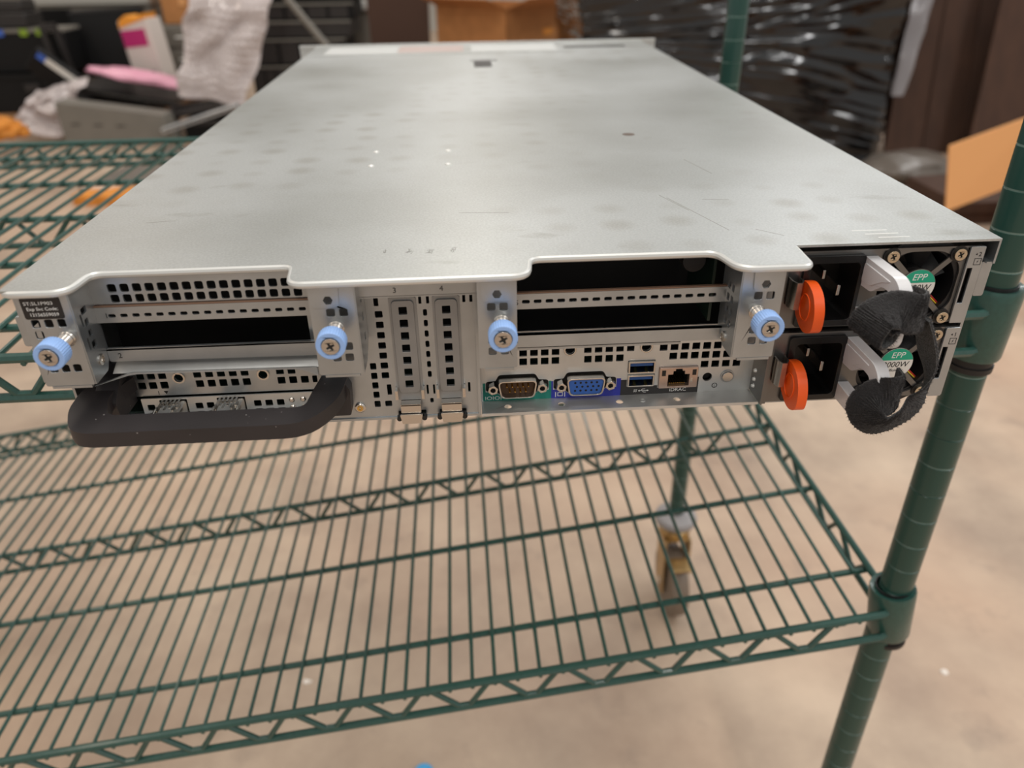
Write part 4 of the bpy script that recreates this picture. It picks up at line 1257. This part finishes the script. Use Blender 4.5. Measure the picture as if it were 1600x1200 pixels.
# grey frame piece left of the screen
fr_ = MB().prism([[(-60, 0), (60, 0), (20, 300), (-80, 300)], [(-30, 40), (30, 40), (5, 260), (-50, 260)]], XZ, -15, 15).build('metal_bracket_frame', 'charcoal', None)
p_ = at(104, 118, 5.0); fr_.location = p_
tag(fr_, 'charcoal metal frame piece between the cases and the black screen', 'frame')

# toner carton
tn = empty('toner_carton', at(236, 128, 5.14), 'white toner carton with a magenta panel and orange top flap', 'carton')
tn.rotation_euler = (0, -.1, -.25)
MB().box(-105, 105, 0, 150, 0, 370).build('carton_body', 'white_card', tn, bevel=4)
MB().box(-100, 70, -3, 1, 215, 315).build('colour_panel', 'magenta', tn)
b = MB(); b.prism([[(-105, 330), (95, 370), (105, 400), (20, 380), (-40, 400), (-90, 375)]], XZ, -4, 120); b.build('carton_flap', 'amber', tn)
MB().box(-70, 60, -3, 1, 60, 66).build('print_line', 'charcoal', tn)

# brown carton behind it
o, w, h = on_floor_block('brown_carton', 236, -60, 306, 5.6, .4, 'cardboard', at(270, 38, 5.6).z, 'plain brown carton standing behind the magenta toner carton', 'carton')
child_box(o, 'tape', 'cardboard_edge', -w * .08, w * .08, -3, 2, h * .3, h)
# grey drawers under the brown carton
o, w, h = on_floor_block('drawer_unit', 246, 40, 312, 5.55, .45, 'grey_case', PZ, 'grey drawer unit under the plain brown carton', 'cabinet')
for k in range(3):
    child_box(o, 'drawer_front', 'grey_case', -w * .46, w * .46, -14, 2, h * (.08 + .31 * k), h * (.34 + .31 * k), 4)
    child_box(o, 'handle', 'white_print', -w * .12, w * .12, -22, -12, h * (.2 + .31 * k), h * (.23 + .31 * k), 2)

# bubble wrap, hung and heaped
def bubble_sheet(name, corners, nu, nv, label, wave=.04, bub=9, seed=1, thick=6):
    """Quilted film between four world corners (tl, tr, br, bl) with raised bubbles."""
    root = MB()
    tl_, tr_, br_, bl_ = [Vector(c_) for c_ in corners]
    rnd = random.Random(seed)
    def P(u, v):
        p = (tl_ * (1 - u) + tr_ * u) * (1 - v) + (bl_ * (1 - u) + br_ * u) * v
        n = Vector((u * 3, v * 5, seed))
        return p + Vector((wave * .5 * noise.noise(n), wave * noise.noise(n * 1.3 + Vector((7, 0, 0))), wave * .5 * noise.noise(n + Vector((0, 9, 0)))))
    vs_ = []; fs = []
    for lay in (0, 1):
        for j in range(nv + 1):
            for i in range(nu + 1):
                q = P(i / nu, j / nv) * 1000
                vs_.append((q.x, q.y + lay * thick, q.z))
    n1 = nu + 1; off = n1 * (nv + 1)
    for j in range(nv):
        for i in range(nu):
            a = j * n1 + i
            fs += [(a, a + 1, a + n1 + 1, a + n1), (off + a, off + a + n1, off + a + n1 + 1, off + a + 1)]
    for i in range(nu):
        for j in (0, nv):
            a = j * n1 + i
            fs.append((a, a + 1, off + a + 1, off + a))
    for j in range(nv):
        for i in (0, nu):
            a = j * n1 + i
            fs.append((a, a + n1, off + a + n1, off + a))
    root.add(vs_, fs)
    o = root.build(name, 'bubble', None, angle=60)
    bb = MB()
    for j in range(nv):
        for i in range(nu):
            u = (i + .5 + (.5 if j % 2 else 0)) / (nu + .5); v = (j + .5) / nv
            c0 = P(u, v) * 1000
            du = (P(min(1, u + .02), v) - P(max(0, u - .02), v)).normalized(); dv_ = (P(u, min(1, v + .02)) - P(u, max(0, v - .02))).normalized()
            nn = dv_.cross(du).normalized()
            if nn.y > 0: nn = -nn
            ring = []
            for r_, h_ in ((bub, 0), (bub * .8, bub * .5), (bub * .35, bub * .75)):
                for k in range(6):
                    a = 2 * PI * k / 6
                    ring.append(c0 + (du * math.cos(a) + dv_ * math.sin(a)) * r_ + nn * h_)
            ring.append(c0 + nn * bub * .8)
            f2 = []
            for q in range(2):
                for k in range(6):
                    f2.append((q * 6 + k, q * 6 + (k + 1) % 6, (q + 1) * 6 + (k + 1) % 6, (q + 1) * 6 + k))
            f2 += [(12 + k, 12 + (k + 1) % 6, 18) for k in range(6)]
            bb.add(ring, f2)
    q = bb.build('bubbles', 'bubble', o, angle=70)
    q['kind'] = 'stuff'
    tag(o, label, 'bubble wrap')
    return o

bubble_sheet('bubble_wrap', [at(296, -60, 4.75), at(440, -60, 4.75), at(385, 168, 4.6), at(278, 150, 4.6)], 13, 20, 'tall hanging sheet of clear bubble wrap behind the left side of the server', wave=.07, seed=2, bub=15)
bubble_sheet('bubble_wrap', [at(58, 140, 4.76), at(132, 122, 4.76), at(90, 214, 4.58), at(8, 206, 4.58)], 13, 10, 'crumpled bubble wrap lying below the black cases', wave=.10, seed=5, bub=13)

# pink antistatic bag
def lump(name, p, sx, sy, sz, material, label, cat, seed, rz=0, amp=.25, rx=0, ry=0):
    bm = bmesh.new(); bmesh.ops.create_icosphere(bm, subdivisions=4, radius=1)
    for v in bm.verts:
        n = noise.noise(v.co * 1.7 + Vector((seed, 0, 0))) + .5 * noise.noise(v.co * 4.1 + Vector((0, seed, 0)))
        v.co *= 1 + amp * n
        v.co = Vector((v.co.x * sx, v.co.y * sy, v.co.z * sz))
    for f in bm.faces: f.smooth = True
    me = bpy.data.meshes.new(name); bm.to_mesh(me); bm.free(); me.materials.append(M[material])
    o = bpy.data.objects.new(name, me); col.objects.link(o); o.location = p; o.rotation_euler = (rx, ry, rz)
    return tag(o, label, cat)

p_ = at(222, 121, 4.9)
lump('antistatic_bag', p_, .30, .12, .035, 'pink', 'crumpled pink antistatic bag lying on the black laptops', 'bag', 4, ry=.2)

# laptops and docks
def slab(name, px, py, y, w, d, h, material, rot, label, cat, group=None, keys=False):
    o = MB().box(-w / 2, w / 2, -d / 2, d / 2, -h / 2, h / 2).build(name, material, None, bevel=4)
    o.location = at(px, py, y); o.rotation_euler = rot
    tag(o, label, cat, group)
    if keys:
        for r_ in range(4):
            for k in range(10):
                child_box(o, 'key', 'black_case', -w * .42 + k * w * .085, -w * .42 + k * w * .085 + w * .07, -d * .3 + r_ * d * .14, -d * .3 + r_ * d * .14 + d * .11, h / 2, h / 2 + 4)
    else:
        child_box(o, 'seam', 'grey_case', -w / 2 - 1, w / 2 + 1, -d / 2 - 1, -d / 2 + 3, -2, 2)
    return o

slab('closed_laptop', 215, 143, 5.0, 560, 270, 40, 'charcoal', (.12, .18, .0), 'upper closed charcoal laptop under the pink bag', 'laptop', 'laptops on the pile')
o = slab('closed_laptop', 165, 166, 4.84, 420, 260, 36, 'charcoal', (.12, .16, .0), 'lower charcoal laptop with a white sticker on its corner', 'laptop', 'laptops on the pile')
child_box(o, 'sticker', 'label_white', 110, 190, -120, -70, 18, 20)
o = slab('keyboard', 312, 168, 4.76, 370, 150, 30, 'charcoal', (.2, -.12, .1), 'black keyboard tilted on the pile beside the bubble wrap', 'keyboard', None, keys=True)
tub, w, h = on_floor_block('storage_tub', 112, 192, 262, 4.70, .23, 'charcoal', 0, 'charcoal storage tub carrying the laptops behind the grey chassis', 'tub')
child_box(tub, 'rim', 'black_case', -w / 2 - 6, w / 2 + 6, -6, 236, h - 30, h - 4, 3)
tub, w, h = on_floor_block('storage_tub', 205, 134, 262, 5.145, .15, 'grey_case', PZ, 'grey storage tub that the magenta toner carton stands on', 'tub')
child_box(tub, 'rim', 'charcoal', -w / 2 - 5, w / 2 + 5, -4, 154, h - 26, h - 4, 3)
# grey chassis and silver rail below
p_ = at(100, 212, 4.5)
b = MB().prism([rpoly([(-.01, -p_.z * 1000, 0), (640, -p_.z * 1000, 6), (600, 100, 6), (0, 190, 6)])], XZ, 0, 150)
gc = b.build('metal_chassis', 'grey_case', None)
gc.location = (p_.x, 4.5, p_.z)
tag(gc, 'flat grey metal chassis at the front of the pile by the shelf edge', 'chassis')
for k in range(3):
    MB().box(60 + 130 * k, 110 + 130 * k, -3, 2, 60 - 8 * k, 66 - 8 * k).build('vent_slot', 'charcoal', gc)
rl = MB()
a_ = at(255, 204, 4.45) * 1000; c_ = at(372, 165, 4.45) * 1000
d_ = (c_ - a_)
rl.xbox(Matrix.Translation((0, 0, 0)) @ Matrix.Rotation(-math.atan2(d_.z, d_.x), 4, 'Y'), d_.length, 60, 30)
ro = rl.build('slide_rail', 'silver', None, bevel=4)
ro.location = (a_ + c_) * .0005
tag(ro, 'bright silver slide rail lying next to the server edge', 'rail')
MB().xbox(Matrix.Rotation(-math.atan2(d_.z, d_.x), 4, 'Y') @ Matrix.Translation((0, -31, 0)), d_.length * .96, 4, 8).build('rail_groove', 'charcoal', ro)
bx_, w, h = on_floor_block('black_box', 285, 190, 372, 4.62, .3, 'black_case', .0, 'low black box on the floor below the silver rail', 'box')
child_box(bx_, 'lid_rim', 'charcoal', -w / 2 - 6, w / 2 + 6, -6, 305, h - 25, h, 3)
# orange paper at the left edge
p_ = at(8, 201, 4.42)
lump('packing_paper', p_, .10, .08, .065, 'amber_paper', 'crumpled orange packing paper at the left edge above the shelf', 'paper', 9, amp=.5)
# torn carton piece and grey sheet on the floor seen through the top shelf
cp = MB().prism([rpoly([(-150, -60, 4), (60, -90, 4), (160, -10, 4), (120, 80, 4), (-40, 60, 3), (-130, 95, 4)])], XY, 0, 45).build('torn_cardboard', 'amber_paper', None, bevel=3)
cp.location = (-1.50, 3.36, 0.0)
tag(cp, 'torn orange-brown cardboard on the floor seen through the top shelf', 'cardboard')
MB().prism([rpoly([(-140, 50, 4), (-20, 40, 4), (20, 90, 4), (-120, 110, 4)])], XY, 45, 60).build('pale_flap', 'litter', cp)
gs = MB().prism([rpoly([(-420, -260, 20), (420, -330, 20), (520, 420, 20), (-260, 600, 20)])], XY, 0, 12).build('packing_sheet', 'mat_grey', None)
gs.location = (-1.32, 3.82, 0)
tag(gs, 'flat grey packing sheet on the floor behind the torn cardboard', 'sheet')

# dark stack right of the bubble wrap
zb = 0.0
for k, (top, x0, x1, m_) in enumerate(((104, 392, 470, 'black_case'), (62, 396, 540, 'black_case'), (34, 398, 548, 'charcoal'), (6, 404, 552, 'black_case'), (-28, 408, 556, 'black_case'))):
    names_ = ('bottom black rack unit of the stack right of the bubble wrap', 'second black rack unit from the bottom right of the bubble wrap', 'charcoal rack unit in the middle of the stack right of the bubble wrap',
              'black rack unit second from the top right of the bubble wrap', 'topmost black rack unit right of the bubble wrap')
    o, w, h = on_floor_block('rack_unit', x0, top, x1, 5.2 + .02 * k, .5, m_, zb, names_[k], 'electronics', group='stacked rack units')
    child_box(o, 'front_lip', 'grey_case', -w / 2, w / 2, -8, 2, h - 14, h - 2, 2)
    if k < 4:
        for j in range(4):
            child_box(o, 'drive_bay', 'charcoal', -w * .45 + j * w * .23, -w * .45 + j * w * .23 + w * .19, -5, 2, 10, h - 22)
    zb += h / 1000 + .001

# leaning grey pole
a_ = at(430, -25, 4.3); c_ = at(512, 74, 4.3)
dirv = (c_ - a_)
t_ = c_.z / -dirv.z if dirv.z < 0 else 1
foot = c_ + dirv * t_ * .98
pole = MB().tube([Vector((a_ - dirv * .4 - foot)) * 1000, (0, 0, 0)], 19, 12).build('metal_tube', 'grey_case', None)
pole.location = foot
MB().tube([(0, 0, 0), Vector((a_ - foot)).normalized() * 40], 23, 12).build('end_cap', 'black', pole)
tag(pole, 'slim grey metal tube leaning in front of the dark rack units', 'tube')

# grey rounded machine and dark brown chair back behind the cover
gm, w, h = on_floor_block('label_printer', 545, 6, 650, 5.9, .5, 'grey_case', 0, 'grey boxy machine standing left of the brown chair back', 'printer', bevel=40)
child_box(gm, 'top_lid', 'pale_case', -w / 2 - 6, w / 2 + 6, -10, 480, h, h + 70, 25)
child_box(gm, 'knob', 'white_print', -w * .36, -w * .2, -30, 5, h - 40, h + 20, 10)
ch = MB().prism([rpoly([(-190, 0, 20), (190, 0, 20), (205, 620, 60), (120, 760, 120), (-90, 760, 120), (-205, 640, 60)])], XZ, 0, 90).build('chair_backrest', 'brown_leather', None, bevel=20)
cb = empty('office_chair', (at(624, 40, 5.3).x, 5.3, 0), 'dark brown vinyl chair in front of the open cardboard box', 'chair')
ch.parent = cb; ch.location = (0, 0, .16)
ch.name = 'backrest'
MB().lathe([(30, 0), (30, 300)], 16, Matrix.Translation((0, -160, 40))).build('column', 'black', cb)
MB().box(-220, 220, -400, 40, 240, 330).build('seat', 'brown_leather', cb, bevel=25)
for k in range(5):
    a = 2 * PI * k / 5
    MB().tube([(0, -160, 60), (260 * math.cos(a), -160 + 260 * math.sin(a), 30)], 18, 8).build('foot', 'black', cb)

# open cardboard box seen on its corner
bxp = at(792, 60, 4.9)
cbx = empty('cardboard_box', (bxp.x, 4.9, 0), 'open brown cardboard box seen corner-on behind the server', 'carton')
cbx.rotation_euler = (0, 0, PI / 4 + .05)
hb = (at(792, 14, 4.9).z) * 1000
for nm, x0, x1, y0, y1 in (('side_wall', 0, 600, 0, 6), ('side_wall', 0, 6, 0, 600), ('side_wall', 594, 600, 0, 600), ('side_wall', 0, 600, 594, 600)):
    MB().box(x0, x1, y0, y1, 0, hb).build(nm, 'cardboard', cbx)
MB().box(0, 600, 0, 600, 0, 6).build('base_panel', 'cardboard', cbx)
for i_, (ax, s) in enumerate((('x', 1), ('y', 1))):
    f = MB()
    if ax == 'x':
        f.add([(0, 0, hb), (600, 0, hb), (580, -170, hb + 60), (20, -170, hb + 60), (0, 5, hb + 3), (600, 5, hb + 3), (580, -166, hb + 65), (20, -166, hb + 65)],
              [(0, 1, 2, 3), (4, 7, 6, 5), (0, 4, 5, 1), (1, 5, 6, 2), (2, 6, 7, 3), (3, 7, 4, 0)])
    else:
        f.add([(0, 0, hb), (0, 600, hb), (-170, 580, hb + 60), (-170, 20, hb + 60), (5, 0, hb + 3), (5, 600, hb + 3), (-166, 580, hb + 65), (-166, 20, hb + 65)],
              [(0, 3, 2, 1), (4, 5, 6, 7), (0, 1, 5, 4), (1, 2, 6, 5), (2, 3, 7, 6), (3, 0, 4, 7)])
    f.build('flap', 'cardboard', cbx)
MB().box(380, 480, -4, 2, hb - 180, hb - 140).build('print_mark', 'amber', cbx)

# pallet load in black stretch film
def wrapped_load():
    x0 = at(905, 200, 3.6).x; x1 = at(1392, 130, 3.6).x
    root = empty('wrapped_pallet_load', ((x0 + x1) / 2, 3.6, 0), 'tall pallet load wrapped in shiny black stretch film', 'pallet load')
    w = (x1 - x0) * 1000; d = 1000; h = 1620; zb = 25
    nu, nv = 190, 300
    b = MB()
    per = 2 * (w + d)
    vs_ = []
    for j in range(nv + 1):
        z = zb + h * j / nv
        for i in range(nu):
            s = per * i / nu
            if s < w: x, y, nx, ny = -w / 2 + s, 0, 0, -1
            elif s < w + d: x, y, nx, ny = w / 2, s - w, 1, 0
            elif s < 2 * w + d: x, y, nx, ny = w / 2 - (s - w - d), d, 0, 1
            else: x, y, nx, ny = -w / 2, d - (s - 2 * w - d), -1, 0
            q = Vector((x * .0022, y * .0022, z * .024 + x * .006 * math.sin(z * .0035 + 1)))
            disp = 22 * abs(noise.noise(q)) + 10 * noise.noise(q * 2.3) + 38 * noise.noise(Vector((x * .003, y * .003, z * .003)))
            vs_.append((x + nx * disp, y + ny * disp, z + 5 * noise.noise(q * 1.7)))
    fs = []
    for j in range(nv):
        for i in range(nu):
            a = j * nu + i; c2 = j * nu + (i + 1) % nu
            fs.append((a, c2, c2 + nu, a + nu))
    fs.append(tuple(nv * nu + i for i in range(nu)))
    fs.append(tuple(reversed(range(nu))))
    b.add(vs_, fs)
    b.build('stretch_film', 'wrap', root, angle=70)
    for k in range(7):
        MB().box(-w / 2 + 60, w / 2 - 60, 60 + k * 130, 60 + k * 130 + 90, 26, 40).build('deck_board', 'wood', root)
    for x in (-w / 2 + 145, 0, w / 2 - 145):
        MB().box(x - 45, x + 45, 60, d - 60, 0, 26).build('stringer', 'wood', root)
    return root
wrapped_load()

# large flattened cartons leaning at the right
def leaning_sheet(pxa, pxb, pxc, pxd, y, material, label, dy=.35):
    """Sheet with photo corners (bottom left, bottom right, top right, top left), feet nearer than its top."""
    pts = [at(*pxa, y), at(*pxb, y), at(*pxc, y + dy), at(*pxd, y + dy)]
    n = (pts[1] - pts[0]).cross(pts[3] - pts[0]).normalized() * .012
    base = pts[0].copy()
    b = MB().add([(p - base) * 1000 for p in pts] + [(p - base - n) * 1000 for p in pts], [(0, 1, 2, 3), (4, 7, 6, 5), (0, 4, 5, 1), (1, 5, 6, 2), (2, 6, 7, 3), (3, 7, 4, 0)])
    o = b.build('cardboard_sheet', material, None)
    o.location = base
    tag(o, label, 'cardboard', 'flattened cartons leaning at the right')
    for t in (.33, .66):
        a = (pts[0] * (1 - t) + pts[1] * t - base) * 1000; c2 = (pts[3] * (1 - t) + pts[2] * t - base) * 1000
        MB().tube([a, c2], 7, 5).build('crease', material, o)
    return o
leaning_sheet((1372, 292), (1560, 268), (1600, -80), (1440, -90), 3.75, 'cardboard_dark', 'nearest dark brown flattened carton leaning beside the wrapped load')
leaning_sheet((1500, 285), (1760, 262), (1800, -110), (1590, -110), 3.55, 'cardboard_dark', 'rightmost dark brown flattened carton leaning behind the open flap')
leaning_sheet((1380, 262), (1420, 262), (1460, -110), (1398, -110), 3.95, 'cardboard_dark', 'narrow dark brown carton edge between wrapped load and leaning cartons', dy=.2)
# clear film hanging there
fp = [at(1392, 150, 3.62), at(1412, 150, 3.60), at(1478, -60, 3.72), at(1440, -60, 3.74)]
b = MB(); base = fp[0].copy()
rowsF = []
for j in range(13):
    t = j / 12
    l_ = fp[0] * (1 - t) + fp[3] * t; r_ = fp[1] * (1 - t) + fp[2] * t
    rowsF.append([(l_ * (1 - s / 4) + r_ * (s / 4) + Vector((0, .02 * noise.noise(Vector((s * .9, t * 6, 3))), 0)) - base) * 1000 for s in range(5)])
vs_ = [p for r in rowsF for p in r]; vs2 = [p + Vector((0, 3, 0)) for p in vs_]
nF = 65; fs = []
for j in range(12):
    for s in range(4):
        a = j * 5 + s
        fs += [(a, a + 1, a + 6, a + 5), (nF + a, nF + a + 5, nF + a + 6, nF + a + 1)]
    for s in (0, 4):
        a = j * 5 + s
        fs.append((a, a + 5, nF + a + 5, nF + a))
for s in range(4):
    for j in (0, 12):
        a = j * 5 + s
        fs.append((a, a + 1, nF + a + 1, nF + a))
fo_ = b.add(vs_ + vs2, fs).build('plastic_film', 'film', None, angle=60)
fo_.location = base
tag(fo_, 'strip of clear plastic film hanging down beside the wrapped load', 'film')
# grey bag on the floor
p_ = at(1442, 244, 3.2)
lump('plastic_bag', (p_.x, 3.3, p_.z * .46), .23, .16, p_.z * .5, 'bag_grey', 'grey plastic bag of packing on the floor behind the server corner', 'bag', 12, amp=.16)
# dark box added to stand in for the shadow below the flap
o, w, h = on_floor_block('shade_box', 1500, 318, 1680, 2.62, .4, 'cardboard_dark', 0, 'low dark brown box added for the shadow under the bright tan flap', 'carton')
child_box(o, 'lid_panel', 'cardboard_dark', -w / 2 - 8, w / 2 + 8, -8, 408, h - 40, h + 4)

# carton with an open flap at the right edge
FY = 2.15
q0 = at(1478, 331, FY); q1 = at(1484, 228, FY)
cr = empty('open_carton', (q0.x + .42, FY - .1, 0), 'carton at the right edge with its bright tan flap open', 'carton')
cw = 480; chh = (q0.z + .02) * 1000
lx0 = 0
for x0, x1, y0, y1 in ((0, cw, 0, 6), (0, cw, 394, 400), (cw - 6, cw, 0, 400), (0, 6, 0, 400)):
    MB().box(x0, x1, y0, y1, 0, chh + 60).build('side_wall', 'cardboard', cr)
MB().box(0, cw, 0, 400, 0, 6).build('base_panel', 'cardboard', cr)
org = cr.location
fl_pts = [at(1478, 331, FY), at(1600, 283, FY + .12), at(1625, 176, FY + .12), at(1484, 228, FY)]
n_ = (fl_pts[1] - fl_pts[0]).cross(fl_pts[3] - fl_pts[0]).normalized() * .005
ff = [(p - org) * 1000 for p in fl_pts] + [(p - org - n_) * 1000 for p in fl_pts]
MB().add(ff, [(0, 1, 2, 3), (4, 7, 6, 5), (0, 4, 5, 1), (1, 5, 6, 2), (2, 6, 7, 3), (3, 7, 4, 0)]).build('flap', 'cardboard_edge', cr)
